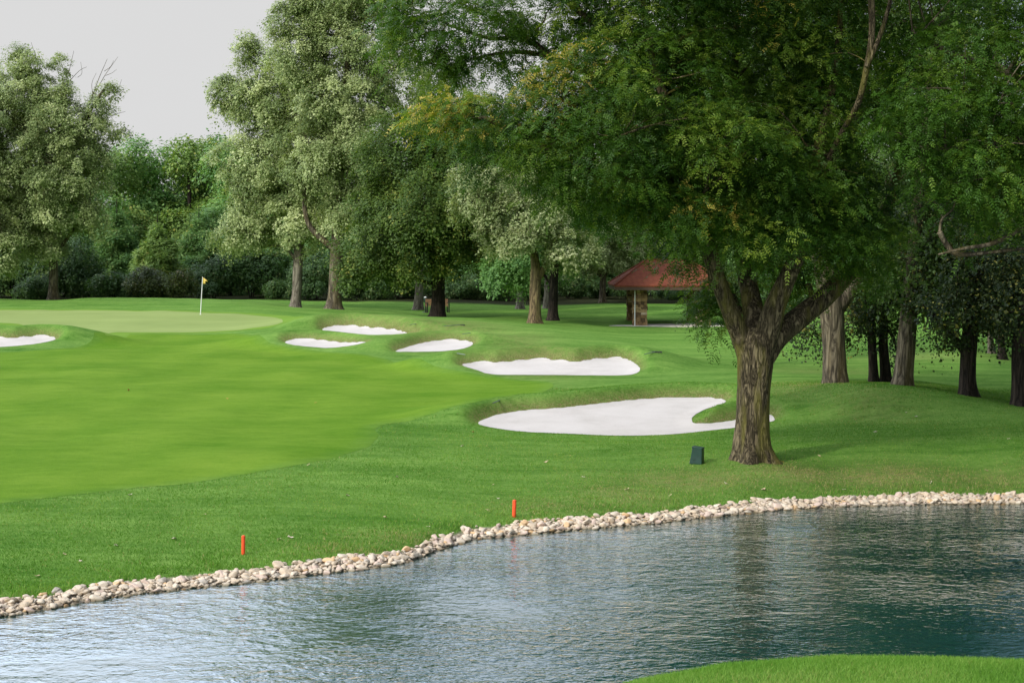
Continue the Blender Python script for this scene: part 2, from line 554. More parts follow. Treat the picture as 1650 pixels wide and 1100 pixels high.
FAIR_PX = [(-160, 818), (0, 808), (100, 800), (200, 790), (300, 778), (400, 765), (500, 748), (560, 735), (600, 722), (616, 710), (612, 697), (588, 686), (620, 678), (700, 668), (760, 657), (820, 646), (870, 633),
           (900, 621), (880, 613), (800, 608), (755, 603), (728, 596), (650, 581), (600, 573), (540, 567), (480, 564), (440, 557), (415, 547), (398, 537), (300, 538.5), (200, 538), (150, 537), (155, 545), (140, 553), (100, 561), (40, 566), (-120, 572)]
GREEN_PX = [(-160, 498), (0, 499.5), (100, 500), (200, 501), (300, 503), (380, 506), (440, 511), (456, 517), (445, 524), (400, 530), (340, 534), (280, 536), (200, 535), (130, 532), (90, 529), (40, 523), (0, 520), (-160, 519)]
FAIR = np.array([hit(a, b)[:2] for a, b in closed_smooth(FAIR_PX, 3)])
GREEN = np.array([hit(a, b)[:2] for a, b in closed_smooth(GREEN_PX, 3)])
def even(P, step, it):
    C = np.vstack([P, P[:1]])
    L = np.concatenate([[0], np.cumsum(np.linalg.norm(np.diff(C, axis=0), axis=1))])
    q = np.arange(0, L[-1], step)
    Q = np.stack([np.interp(q, L, C[:, 0]), np.interp(q, L, C[:, 1])], -1)
    for _ in range(it): Q = .5 * Q + .25 * (np.roll(Q, 1, 0) + np.roll(Q, -1, 0))
    return Q
FAIR, GREEN = even(FAIR, .4, 24), even(GREEN, .4, 12)
def region_sdf(P):
    lo, hi = P.min(0) - 5, P.max(0) + 5
    m = (gx > lo[0]) & (gx < hi[0]) & (gy > lo[1]) & (gy < hi[1])
    s = np.full(len(gx), 9.0)
    s[m] = poly_sdf(gx[m], gy[m], P)[0]
    return s
fairS, greenS = region_sdf(FAIR), region_sdf(GREEN)
wob = (fbm(np.stack([gx * .9, gy * .9, 0 * gx], -1), 2, 21) - .5)
fairS = fairS + wob * .12
for j, b in enumerate(BUNK):
    fairS = np.maximum(fairS, (1.6 if j == 0 else .5) - b['sdf'])
    greenS = np.maximum(greenS, (3.2 if j == 0 else 1.5) - b['sdf'])

# --- ground materials
def grass_mat(name, c_lo, c_hi, streak=(0.35, 1.6), fine=60.0, dry=False, stripes=None, bump=.5, edge=None, clump=.0):
    m, nt, out = new_mat(name); g = NG(nt)
    p = g.coords('Object')
    big = g.noise(g.coords('Object', (streak[0], streak[1], 1)), 0.55, 5, 0.6, .3)
    mid = g.noise(g.coords('Object', (streak[0] * 4, streak[1] * 4, 1)), 1.0, 4, 0.6)
    fin = g.noise(p, fine, 3, 0.7)
    fin2 = g.noise(g.coords('Object', (1, 1.8, 1)), fine * .22, 4, 0.7)
    f = g.math('ADD', g.math('MULTIPLY', big, .45), g.math('ADD', g.math('MULTIPLY', mid, .25), g.math('ADD', g.math('MULTIPLY', fin, .15), g.math('MULTIPLY', fin2, .25))))
    f = g.mapr(f, .38, .72)
    if clump:
        cl = g.noise(g.coords('Object', (1, .6, 1)), 5.5, 5, .75, .6)
        cl2 = g.noise(g.coords('Object', (.25, .55, 1), (0, 0, .3)), 1.3, 4, .7, 1.0)
        f = g.math('ADD', f, g.math('ADD', g.math('MULTIPLY', g.math('SUBTRACT', cl, .5), clump * 1.6), g.math('MULTIPLY', g.math('SUBTRACT', cl2, .5), clump * 1.3)), True)
    if stripes:
        w = g.n('ShaderNodeTexWave', wave_type='BANDS', bands_direction='X', wave_profile='SIN')
        w.inputs['Scale'].default_value = stripes[0]; w.inputs['Distortion'].default_value = stripes[2]; w.inputs['Detail'].default_value = 2
        w.inputs['Detail Scale'].default_value = .3
        g.l(g.coords('Object', (1, 1, 1), (0, 0, stripes[3])), w.inputs['Vector'])
        f = g.math('ADD', f, g.math('MULTIPLY', g.math('SUBTRACT', w.outputs['Fac'], .5), stripes[1]), True)
    col = g.ramp(f, [(0.0, c_lo), (1.0, c_hi)])
    if edge:
        en = g.noise(p, 1.6, 4, .65)
        e = g.mapr(g.math('ADD', g.attr('edge'), g.math('MULTIPLY', g.math('SUBTRACT', en, .5), .9)), .0, .55, 1.0, 0.0)
        col = g.mix(g.math('MULTIPLY', e, .75), col, g.ramp(f, [(0, edge[0]), (1, edge[1])]))
    if dry:
        dn = g.noise(p, 5.0, 5, .65)
        d = g.math('MULTIPLY', g.attr('dry'), g.mapr(dn, .3, .62), True)
        col = g.mix(d, col, (.25, .205, .085))
        ln = g.noise(g.coords('Object', (1, 1, 2)), 9.0, 4, .7)
        lp = g.math('MULTIPLY', g.mapr(g.attr('lip'), .15, .95), g.mapr(ln, .25, .6), True)
        lipc = g.ramp(g.noise(p, 24, 3, .7), [(.32, (.075, .085, .022)), (.5, (.175, .15, .055)), (.72, (.42, .34, .18))])
        col = g.mix(lp, col, lipc)
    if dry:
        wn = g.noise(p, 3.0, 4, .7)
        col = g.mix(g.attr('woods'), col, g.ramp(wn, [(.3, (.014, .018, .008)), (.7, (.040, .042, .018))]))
        bc = g.ramp(g.noise(p, 18, 4, .7), [(.3, (.26, .21, .15)), (.7, (.48, .41, .31))])
        col = g.mix(g.attr('bed'), col, bc)
    hgt = g.math('ADD', g.math('MULTIPLY', fin, .5), g.math('MULTIPLY', fin2, .8))
    nr = g.bump(hgt, bump, .05)
    b = g.bsdf(col, .9, .03, nr)
    b.inputs['Sheen Weight'].default_value = .0
    g.l(b.outputs[0], out.inputs['Surface'])
    return m
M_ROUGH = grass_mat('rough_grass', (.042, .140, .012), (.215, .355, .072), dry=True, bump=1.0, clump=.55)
M_FAIR = grass_mat('fairway_grass', (.066, .168, .007), (.172, .275, .028), streak=(.45, .7), fine=50, bump=.7, clump=.17, stripes=(.10, .13, 1.2, .06), edge=((.050, .140, .012), (.165, .28, .045)))
M_GREEN = grass_mat('putting_turf', (.195, .255, .075), (.265, .325, .105), streak=(.12, .8), fine=90, bump=.1)
M_COLLAR = grass_mat('collar_grass', (.105, .21, .018), (.175, .285, .045), streak=(.18, 1.2), fine=80, bump=.25)

def sand_mat():
    m, nt, out = new_mat('sand'); g = NG(nt)
    p = g.coords('Object')
    a = g.noise(p, .7, 5, .65); c = g.noise(p, 35, 3, .7)
    rk = g.n('ShaderNodeTexWave', wave_type='BANDS', bands_direction='Y'); rk.inputs['Scale'].default_value = 3.2; rk.inputs['Distortion'].default_value = 3.0
    g.l(g.coords('Object', (.35, 1, 1)), rk.inputs['Vector'])
    f = g.math('ADD', g.math('MULTIPLY', a, .6), g.math('MULTIPLY', c, .4))
    col = g.ramp(f, [(.32, (.43, .39, .345)), (.5, (.53, .485, .44)), (.7, (.585, .54, .495))])
    nr = g.bump(g.math('ADD', g.math('MULTIPLY', c, .5), g.math('MULTIPLY', rk.outputs['Fac'], .5)), .45, .05)
    g.l(g.bsdf(col, .95, .1, nr).outputs[0], out.inputs['Surface'])
    return m
M_SAND = sand_mat()

_s = gy - y_far(gx); bedA = smooth(-1.2, -.3, _s) * smooth(.54, .42, _s)
g_mb = MB(); g_mb.add(np.stack([gx, gy, gz], -1), GQ)
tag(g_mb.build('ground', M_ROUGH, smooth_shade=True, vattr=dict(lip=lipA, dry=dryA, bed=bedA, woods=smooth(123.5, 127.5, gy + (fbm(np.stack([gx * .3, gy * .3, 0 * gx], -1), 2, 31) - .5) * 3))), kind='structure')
mb, ev = clip_sheet(fairS, .004)
tag(mb.build('fairway', M_FAIR, smooth_shade=True, vattr=dict(edge=ev)), kind='structure')
mb, _ = clip_sheet(greenS - 1.1, .008)
tag(mb.build('green_collar', M_COLLAR, smooth_shade=True), kind='structure')
mb, _ = clip_sheet(greenS, .012)
tag(mb.build('putting_green', M_GREEN, smooth_shade=True), kind='structure')
for b in BUNK:
    jag = (fbm(np.stack([gx * 2.2, gy * 2.2, 0 * gx], -1), 3, 8) - .5) * .06
    mb, _ = clip_sheet(b['sdf'] + jag * (b['sdf'] < 3), .008)
    tag(mb.build('sand_bunker', M_SAND, smooth_shade=True), b['label'], 'bunker', kind='structure')

# --- pond
def water_mat():
    m, nt, out = new_mat('pond_water'); g = NG(nt)
    n1 = g.noise(g.coords('Object', (1.0, 1.25, 1), (0, 0, .25)), 3.3, 2, .5, .6)
    n2 = g.noise(g.coords('Object', (1.0, 1.25, 1), (0, 0, -.3)), 9.5, 2, .5, .8)
    n3 = g.noise(g.coords('Object', (1.0, 1.3, 1)), .28, 3, .55)
    amp = g.mapr(n3, .32, .68, .35, 1.5)
    h = g.math('MULTIPLY', g.math('ADD', g.math('MULTIPLY', n1, .0215), g.math('MULTIPLY', n2, .0105)), amp)
    nr = g.n('ShaderNodeBump'); nr.inputs['Strength'].default_value = 1.0; nr.inputs['Distance'].default_value = 1.0
    g.l(h, nr.inputs['Height'])
    fr = g.n('ShaderNodeFresnel'); fr.inputs['IOR'].default_value = 1.75; g.l(nr.outputs[0], fr.inputs['Normal'])
    df = g.n('ShaderNodeBsdfDiffuse'); df.inputs['Color'].default_value = (.003, .044, .037, 1)
    gl = g.n('ShaderNodeBsdfGlossy'); gl.inputs['Roughness'].default_value = .03; gl.inputs['Color'].default_value = (.87, .94, 1, 1)
    g.l(nr.outputs[0], gl.inputs['Normal'])
    mx = g.n('ShaderNodeMixShader'); g.l(g.math('MULTIPLY', fr.outputs[0], 1.75, True), mx.inputs[0]); g.l(df.outputs[0], mx.inputs[1]); g.l(gl.outputs[0], mx.inputs[2])
    g.l(mx.outputs[0], out.inputs['Surface'])
    return m
xs = np.linspace(-60, 60, 61)
yf, yn = y_far(xs) + 2.5, y_near(xs) - 2.0
wv = np.concatenate([np.stack([xs, yn, 0 * xs], -1), np.stack([xs, yf, 0 * xs], -1)])
mb = MB(); k = np.arange(60)
mb.add(wv, np.stack([k, k + 1, k + 62, k + 61], -1))
tag(mb.build('pond_water', water_mat()), kind='structure')
# ---------------------------------------------------------------- foliage machinery
def unit(a): return a / (np.linalg.norm(a, axis=-1, keepdims=True) + 1e-9)

def clumps(rng, blobs, spacing, shell=0.5, wob=0.35):
    """blobs: (centre, radii, density) -> clump centres, outward normals, blob index"""
    C, N, B = [], [], []
    for k, (c, r, dens) in enumerate(blobs):
        c = np.asarray(c, float); r = np.asarray(r, float)
        area = 4 * math.pi * ((r[0] * r[1]) ** 1.6 / 3 + (r[0] * r[2]) ** 1.6 / 3 + (r[1] * r[2]) ** 1.6 / 3) ** (1 / 1.6)
        n = max(6, int(dens * area / spacing ** 2))
        d = unit(rng.normal(size=(n, 3)))
        rad = shell + (1 - shell) * rng.random(n) ** 0.6
        rad *= 1 - wob / 2 + wob * fbm(d * 1.7 + k * 7.7 + c[None] * .3, 2, 40 + k)  * 1.3
        C.append(c + d * r * rad[:, None]); N.append(unit(d / r * r.mean() + [0, 0, .35])); B.append(np.full(n, k))
    return np.concatenate(C), np.concatenate(N), np.concatenate(B)

def frames(N, rng):
    h = unit(rng.normal(size=N.shape))
    t1 = unit(np.cross(N, h)); t2 = np.cross(N, t1)
    return t1, t2

def leaf_quads(p, d, n, L, W):
    s = np.cross(d, n)
    m = p + d * (L * .45)[:, None]
    V = np.stack([p, m + s * (W / 2)[:, None] - n * (W * .15)[:, None], p + d * L[:, None], m - s * (W / 2)[:, None] - n * (W * .15)[:, None]], 1)
    return V.reshape(-1, 3), np.arange(len(p) * 4).reshape(-1, 4)

def scatter(rng, C, N, cr, per, flat=.3, droop=.3):
    n = len(C)
    idx = np.repeat(np.arange(n), per)
    t1, t2 = frames(N, rng)
    size = cr * rng.uniform(.65, 1.35, n)
    rho = np.sqrt(rng.random(len(idx))) * size[idx]
    a = rng.random(len(idx)) * 2 * math.pi
    el = 1 + .5 * np.sin(2 * a + idx)              # ragged clump outline
    rad = t1[idx] * np.cos(a)[:, None] + t2[idx] * np.sin(a)[:, None]
    p = C[idx] + rad * (rho * el)[:, None] + N[idx] * (rng.normal(size=len(idx)) * flat * size[idx])[:, None]
    p[:, 2] -= droop * rho ** 2 / cr
    return idx, p, rad

def add_leaves(mb, rng, C, N, cr, per, L, W, tint, tjit=.16, flat=.3, droop=.3):
    idx, p, rad = scatter(rng, C, N, cr, per, flat, droop)
    k = len(idx)
    n = unit(N[idx] * .9 + np.array([-.12, -.12, .45]) + rng.normal(size=(k, 3)) * .40)
    d = rad * .7 + rng.normal(size=(k, 3)) * .6 + np.array([0, 0, -.35])
    d = unit(d - n * (d * n).sum(-1, keepdims=True))
    g_ = np.clip(rng.lognormal(-.06, .32, k), .5, 1.9); Lj = L * g_ * rng.uniform(.85, 1.15, k); Wj = W * g_ * rng.uniform(.8, 1.2, k)
    v, f = leaf_quads(p, d, n, Lj, Wj)
    mb.add(v, f, np.clip(tint[idx] + rng.normal(size=k) * tjit, 0, .9))

def add_sprays(mb, rng, C, N, cr, per, S, pairs, L, W, tint, tjit=.12, flat=.35, droop=.35, orange=()):
    """feathery compound leaves: a drooping rachis with leaflets on both sides"""
    idx, p, rad = scatter(rng, C, N, cr, per, flat, droop)
    k = len(idx)
    n = unit(N[idx] * .5 + np.array([0, 0, .6]) + rng.normal(size=(k, 3)) * .45)
    d = rad * .9 + N[idx] * .25 + rng.normal(size=(k, 3)) * .5 + np.array([0, 0, -.15])
    d = unit(d - n * (d * n).sum(-1, keepdims=True))
    s = np.cross(d, n)
    Sj = S * rng.uniform(.65, 1.35, k)
    tt = np.clip(tint[idx] + rng.normal(size=k) * tjit, 0, .85)
    for c, r, prob in orange:
        q = ((p - np.asarray(c)) ** 2).sum(-1) < (r * rng.uniform(.5, 1.2, k)) ** 2
        tt = np.where(q & (rng.random(k) < prob), rng.uniform(.86, 1.0, k), tt)
    for j in range(pairs):
        t = (j + .6) / pairs
        b = p + d * (Sj * t)[:, None]
        b[:, 2] -= Sj * .45 * t * t
        sc = 1.15 - .75 * abs(t - .45)
        for sg in (-1, 1):
            ld = unit(s * sg * .85 + d * .5 + rng.normal(size=(k, 3)) * .15 - np.array([0, 0, .15]))
            ln = unit(n + rng.normal(size=(k, 3)) * .2)
            v, f = leaf_quads(b, ld, ln, L * sc * rng.uniform(.8, 1.2, k), W * sc * rng.uniform(.8, 1.2, k))
            mb.add(v, f, tt)

def add_limb(rng, skel, owner, c, r_tip, seg=6, min_z=1.9):
    """curved limb from the best place on the skeleton to point c; returns its points"""
    P = np.concatenate([s[0] for s in skel]); R = np.concatenate([s[1] for s in skel]); O = np.concatenate([np.full(len(s[0]), k) for k, s in enumerate(skel)])
    hd = np.hypot(P[:, 0] - c[0], P[:, 1] - c[1])
    cost = np.linalg.norm(P - c, axis=1) + 3.0 * np.maximum(0, P[:, 2] - (c[2] - .45 * hd)) + 6.0 * np.maximum(0, min_z - P[:, 2])
    k = int(np.argmin(cost))
    a, b = P[k], np.asarray(c, float)
    L = np.linalg.norm(b - a)
    if L < .2: return None, None
    m1 = a + (b - a) * .35 + np.array([0, 0, .10 * L]) + rng.normal(size=3) * .06 * L
    m2 = a + (b - a) * .7 + np.array([0, 0, .08 * L]) + rng.normal(size=3) * .06 * L
    r0 = min(R[k] * .6, .035 + .022 * L)
    return tube(owner[O[k]], [a, m1, m2, b], [r0, r0 * .75, r0 * .5, r_tip], seg, 9), owner[O[k]]

def grow(root, rng, tubes, blobs, bark, leaf, kind='leaf', spacing=.9, cr=.8, per=90, L=.16, W=.11, tint=(.45, .17), tjit=.16, twigs=.35,
         trunk_seg=14, flat=.3, droop=.3, shell=.5, wob=.35, S=.28, pairs=5, orange=(), rough=.06, flare=.5, extra=None, auto_limb=True, n_main=1, min_z=1.9, lift=0.0):
    """tubes: list of (points, radii) in metres relative to the root, first is the trunk; blobs: (centre, radii, density)"""
    skel, owner, mbs = [], [], []
    for k, (P, R) in enumerate(tubes):
        m = MB(); mbs.append(m); owner.append(m)
        if k < n_main:
            skel.append(tube(m, P, R, trunk_seg, max(14, 7 * len(P)), rough, 3 + k, flare if k == 0 else 0))
        else:
            skel.append(tube(m, P, R, max(6, trunk_seg // 2), 5 * len(P), rough, 5 + k))
    C, N, B = clumps(rng, blobs, spacing, shell, wob)
    if lift: N = unit(N + np.array([0, 0, lift]))
    def limb_to(c, r_tip, seg):
        q, m = add_limb(rng, skel, owner, c, r_tip, seg, min_z)
        if q is not None: skel.append(q); owner.append(m)
    if auto_limb:
        for c, r, dens in blobs:
            limb_to(np.asarray(c) + [0, 0, -.15 * r[2]], .02, 6)
        for c, r, dens in blobs:                                   # secondary limbs reaching into the crown
            for _ in range(3):
                d = unit(rng.normal(size=3)); d[2] = abs(d[2]) * .6
                limb_to(np.asarray(c) + d * np.asarray(r) * .75, .012, 5)
    if twigs:
        P = np.concatenate([s[0] for s in skel]); O = np.concatenate([np.full(len(s[0]), k) for k, s in enumerate(skel)])
        sel = np.where(rng.random(len(C)) < twigs)[0][:420]
        for k in sel:
            dd = np.linalg.norm(P - C[k], axis=1) + 2 * np.maximum(0, P[:, 2] - C[k, 2]) + 6 * np.maximum(0, min_z - P[:, 2])
            j = int(np.argmin(dd)); a = P[j]; b = C[k]
            L_ = np.linalg.norm(b - a)
            if L_ < .25 or L_ > 5: continue
            m = (a + b) / 2 + rng.normal(size=3) * .08 * L_ + np.array([0, 0, .05 * L_])
            w = .010 + .006 * L_
            tube(owner[O[j]], [a, m, b], [w, w * .7, .004], 3, 5, cap=False)
    if extra: extra(mbs[0], skel)
    for k, m in enumerate(mbs):
        m.build('trunk' if k == 0 else 'limb', bark, root, True)
    tb = np.clip(rng.normal(tint[0], tint[1], len(C)), .02, .85)
    mbc = MB()
    if kind == 'leaf': add_leaves(mbc, rng, C, N, cr, per, L, W, tb, tjit, flat, droop)
    else: add_sprays(mbc, rng, C, N, cr, per, S, pairs, L, W, tb, tjit, flat, droop, orange)
    mbc.build('crown', leaf, root)
    return root

class Px:
    """converts photo pixels at one tree's distance into metres relative to its base"""
    def __init__(self, px, py, d, sink=0.08):
        self.d = d; self.k = d / F
        p = pt(px, py, d)
        z = float(height([p[0]], [p[1]])[0])
        self.base = np.array([p[0], p[1], z - sink])
        self.raw = p
    def p(self, px, py, dd=0.0):
        return pt(px, py, self.d + dd) - self.base
    def path(self, pts, first_to_ground=False):
        out = [self.p(*q[:2], *(q[3:4])) for q in pts]
        if first_to_ground: out[0] = np.array([out[0][0], out[0][1], 0.0])
        return np.array(out), np.array([q[2] * self.k for q in pts])
    def blob(self, px, py, rx, ry, dd=0.0, depth=None, dens=1.0):
        rz = depth if depth is not None else .5 * (rx + ry) * self.k
        return (self.p(px, py, dd), (rx * self.k, rz, ry * self.k), dens)
    def blobs(self, L): return [self.blob(*q) for q in L]

# --- leaf and bark materials
LF_LOCUST = leaf_mat('locust_leaf', [(0, (0.023, 0.068, 0.009)), (.35, (0.048, 0.113, 0.011)), (.6, (0.093, 0.172, 0.016)), (.85, (0.199, 0.273, 0.031)), (.88, (0.357, 0.328, 0.051)), (1, (0.541, 0.404, 0.082))], .4)
LF_LOCUST_B = leaf_mat('bright_locust_leaf', [(0, (0.032, 0.081, 0.009)), (.5, (0.066, 0.151, 0.014)), (.85, (0.165, 0.263, 0.029)), (1, (0.264, 0.314, 0.045))], .4)
LF_SILVER = leaf_mat('silver_maple_leaf', [(0, (0.098, 0.145, 0.041)), (.35, (0.201, 0.265, 0.087)), (.65, (0.376, 0.436, 0.184)), (.9, (0.587, 0.627, 0.315))], .3)
LF_PALE = leaf_mat('pale_maple_leaf', [(0, (0.077, 0.119, 0.037)), (.35, (0.172, 0.229, 0.074)), (.65, (0.344, 0.387, 0.172)), (.9, (0.516, 0.537, 0.312))], .3)
LF_MAPLE = leaf_mat('dark_maple_leaf', [(0, (0.044, 0.088, 0.013)), (.5, (0.089, 0.152, 0.023)), (.85, (0.170, 0.232, 0.041)), (.9, (0.303, 0.300, 0.054))], .35)
LF_CRAB = leaf_mat('crabapple_leaf', [(0, (.014, .032, .007)), (.5, (.034, .058, .011)), (.8, (.10, .125, .022)), (.9, (.32, .28, .055))], .3)
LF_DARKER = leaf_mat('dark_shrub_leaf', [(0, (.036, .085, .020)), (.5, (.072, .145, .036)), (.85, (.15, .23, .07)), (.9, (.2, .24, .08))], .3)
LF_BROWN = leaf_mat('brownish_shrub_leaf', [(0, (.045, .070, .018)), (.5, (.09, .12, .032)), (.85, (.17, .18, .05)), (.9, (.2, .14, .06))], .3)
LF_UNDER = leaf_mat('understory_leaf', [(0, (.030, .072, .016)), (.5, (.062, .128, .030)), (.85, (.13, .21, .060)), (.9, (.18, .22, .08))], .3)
LF_WOOD = leaf_mat('woodland_leaf', [(0, (0.098, 0.216, 0.061)), (.5, (0.188, 0.346, 0.092)), (.85, (0.330, 0.490, 0.139)), (.9, (0.420, 0.461, 0.139))], .35)
LF_DEEP = leaf_mat('deep_green_leaf', [(0, (0.073, 0.166, 0.050)), (.5, (0.138, 0.259, 0.075)), (.85, (0.244, 0.367, 0.110)), (.9, (0.358, 0.403, 0.143))], .3)
LF_OLIVE = leaf_mat('olive_leaf', [(0, (0.108, 0.198, 0.044)), (.5, (0.189, 0.297, 0.066)), (.85, (0.304, 0.409, 0.099)), (.9, (0.418, 0.396, 0.099))], .35)
BK_LOCUST = bark_mat('locust_bark', (.022, .017, .009), (.30, .24, .14), (.15, .135, .03), .9, 1.5, .2, 1.0)
BK_GREY = bark_mat('grey_bark', (.042, .034, .023), (.275, .23, .155), (.2, .15, .05), .3, .9)
BK_PALE = bark_mat('pale_bark', (.10, .085, .064), (.36, .315, .245), None, 0, .8, .2, .4)
BK_DARK = bark_mat('dark_bark', (.014, .011, .009), (.085, .065, .048), None, 0, .9)
BK_OCHRE = bark_mat('ochre_bark', (.07, .05, .03), (.34, .25, .13), (.22, .2, .06), .4, .9)

# ---------------------------------------------------------------- the big forked honey locust on the bank
rng = np.random.default_rng(11)
X = Px(1213, 745, 35.6)
big = thing('locust_tree', X.base, 'largest nearest tree, a forked honey locust with mossy furrowed trunk on the pond bank', 'tree')
tr = [X.path([(1213, 752, 29), (1212, 722, 28), (1212, 690, 26.5), (1213, 650, 25.8), (1215, 610, 27), (1217, 575, 30), (1219, 552, 28), (1221, 528, 18)], True),
      X.path([(1207, 585, 16), (1197, 552, 16), (1181, 512, 14.5, -.1), (1164, 470, 13, -.2), (1147, 420, 12.5, -.3), (1136, 360, 12, -.4), (1118, 290, 10, -.5), (1085, 200, 9, -.7), (1050, 90, 6, -.9), (1030, -40, 4, -1)]),
      X.path([(1219, 570, 22), (1216, 520, 19, .3), (1208, 470, 16, .6), (1198, 420, 14, .8), (1190, 330, 12, 1.1), (1180, 220, 9, 1.3), (1185, 90, 6, 1.5), (1190, -80, 4, 1.5)]),
      X.path([(1224, 585, 20), (1236, 535, 20, -.1), (1250, 490, 17, -.2), (1270, 445, 14, -.3), (1288, 400, 13, -.4), (1300, 330, 11, -.5), (1320, 240, 9, -.5), (1345, 120, 6, -.4), (1360, -40, 4, 0)]),
      X.path([(1228, 580, 19), (1252, 542, 20, .2), (1292, 508, 18, .5), (1336, 472, 16, .8), (1380, 425, 13, 1.1), (1418, 365, 10, 1.4), (1445, 285, 7, 1.6), (1460, 180, 4, 1.6)]),
      X.path([(1112, 290, 10, -.5), (1050, 295, 9, -.8), (985, 285, 8, -1.0), (930, 268, 7, -1.2), (880, 240, 6, -1.3), (820, 208, 5, -1.3), (770, 190, 4, -1.3), (705, 208, 2, -1.3)]),
      X.path([(1090, 215, 8, -.6), (1010, 150, 7, .2), (950, 120, 6, .5), (895, 95, 5.5, .8), (845, 62, 4.5, 1), (790, 62, 3, 1.1), (720, 40, 2, 1.2)]),
      X.path([(930, 110, 4, .6), (870, 88, 4, .9), (815, 85, 3, 1.1), (760, 95, 2, 1.2)]),
      X.path([(1322, 290, 6.5, -.6), (1352, 222, 4.2, -1.2), (1382, 168, 4.6, -1.9), (1396, 112, 4.8, -2.2), (1405, 50, 4.8, -2.3), (1402, -30, 5, -2.2), (1395, -120, 4, -1.8)]),
      X.path([(1396, 108, 4, -2.3), (1418, 58, 3.6, -2.3), (1436, -5, 3, -2.2), (1450, -90, 3, -1.8)]),
      X.path([(1060, 120, 5, -.6), (960, 40, 5, .2), (900, -5, 4, .6), (850, -30, 3, .8)])]
bl = X.blobs([(1150, 255, 165, 125, -.6, 2.6, 1.0), (965, 235, 135, 95, -1.6, 1.8, 1.0), (1035, 135, 150, 95, -1.0, 2.2, 1.0), (905, 150, 85, 60, -1.0, 1.2, 1.0), (780, 195, 95, 42, -1.3, 1.3, .85), (865, 240, 95, 48, -1.4, 1.3, .9), (715, 180, 60, 24, -1.4, .9, .7),
              (750, 40, 130, 44, 1.0, 1.5, .75), (672, 60, 62, 38, 1.2, .9, .7), (880, 15, 110, 42, .8, 1.6, .75), (800, 100, 70, 22, 1.0, .8, .5), (700, 110, 50, 18, 1.0, .6, .45), (690, 0, 90, 40, 1.0, 1.2, .7), (1040, 20, 160, 95, .3, 2.4, .8), (1210, 80, 170, 130, .6, 2.4, .9), (1330, 230, 115, 130, .2, 2.2, .9),
              (1105, 330, 85, 45, -1.5, 1.2, 1.0), (1010, 300, 70, 42, -1.6, 1.1, .9), (1150, 335, 60, 36, .9, 1.1, .8), (1250, 312, 130, 52, -.5, 1.9, .9), (1380, 325, 75, 60, 1.2, 1.4, .9), (1240, 380, 55, 36, 1.8, .9, .6), (1330, 395, 55, 40, 1.8, .9, .6),
              (1150, 465, 24, 55, 1.3, .7, 1.2), (1148, 498, 18, 32, 1.0, .5, 1.3), (1222, 445, 52, 50, 2.0, .9, .9), (1295, 440, 38, 40, 2.0, .8, .8), (1100, 405, 45, 18, .4, .7, .5), (1240, 358, 105, 36, -.9, 1.2, .8), (1340, 368, 75, 40, -.4, 1.2, .8), (1405, 395, 52, 52, .5, 1.1, 1.0), (1180, 345, 50, 30, -1.2, .8, .7),
              (1120, 180, 170, 120, 2.2, 1.8, .8), (1010, 180, 110, 80, 1.6, 1.5, .7), (1280, 160, 130, 120, 2.2, 1.8, .8), (1150, -140, 300, 150, .2, 4.2, .8), (900, -120, 190, 90, .3, 2.6, .6), (1330, -60, 170, 130, .4, 3.0, .9), (1120, -330, 220, 140, .2, 3.4, .7)])
OR = [(X.p(895, 95, -1.6), 1.1, .22), (X.p(880, 130, -1.8), 1.0, .16), (X.p(740, 170, -1.6), 1.0, .22), (X.p(700, 168, -1.6), .7, .3), (X.p(1125, 330, -2.2), .55, .3), (X.p(1170, 345, -2.0), .4, .3), (X.p(1240, 20, -1.5), .6, .25), (X.p(660, 175, -1.4), .6, .3)]
grow(big, rng, tr, bl, BK_LOCUST, LF_LOCUST, 'spray', spacing=.72, cr=.47, per=68, L=.066, W=.029, tint=(.45, .16), tjit=.12, twigs=.4, trunk_seg=72, flat=.24, droop=.35, shell=.35, wob=.6, S=.21, pairs=5, lift=.7, orange=OR, rough=.09, flare=.55, n_main=5)

# locust whose trunk stands just outside the right edge of the view
rng = np.random.default_rng(12)
X = Px(1790, 760, 34.0)
t2 = thing('locust_tree', X.base, 'bright green locust reaching in over the top right corner with pale bare branches', 'tree')
tr = [X.path([(1790, 760, 30), (1786, 640, 27), (1780, 520, 25), (1772, 400, 24), (1760, 250, 18), (1740, 80, 12), (1720, -120, 6)], True),
      X.path([(1765, 310, 10), (1700, 335, 6, -.3), (1650, 366, 4.2, -.5), (1600, 392, 3.6, -.6), (1555, 400, 2.6, -.7), (1512, 410, 1.5, -.8)]),
      X.path([(1655, 400, 2.5, -.3), (1600, 406, 3, -.5), (1545, 410, 4, -.6), (1526, 395, 4.5, -.6), (1514, 374, 4.2, -.7)]),
      X.path([(1768, 340, 13), (1700, 250, 9, -.4), (1640, 225, 7, -.7), (1580, 235, 5, -.9), (1510, 240, 4, -1.0), (1450, 215, 2, -1.1)]),
      X.path([(1760, 260, 12), (1690, 170, 9, .2), (1610, 110, 7, .3), (1540, 90, 5, .3), (1470, 50, 3, .3)])]
bl = X.blobs([(1525, 165, 105, 75, -.9, 1.3, .62), (1460, 215, 60, 60, -1.0, .9, .55), (1590, 250, 95, 75, -.8, 1.3, .62), (1560, 70, 120, 70, .2, 1.5, .6), (1640, 170, 100, 80, -.2, 1.6, .7), (1480, 110, 70, 45, .3, 1.0, .5), (1540, 315, 85, 45, -.6, 1.0, .5), (1650, 330, 80, 60, .2, 1.2, .6),
              (1760, 100, 160, 150, 0, 2.6, .5), (1720, -120, 260, 150, 0, 3.4, .4), (1900, 0, 150, 170, 0, 2.6, .35), (1850, 230, 120, 110, 0, 2.0, .4)])
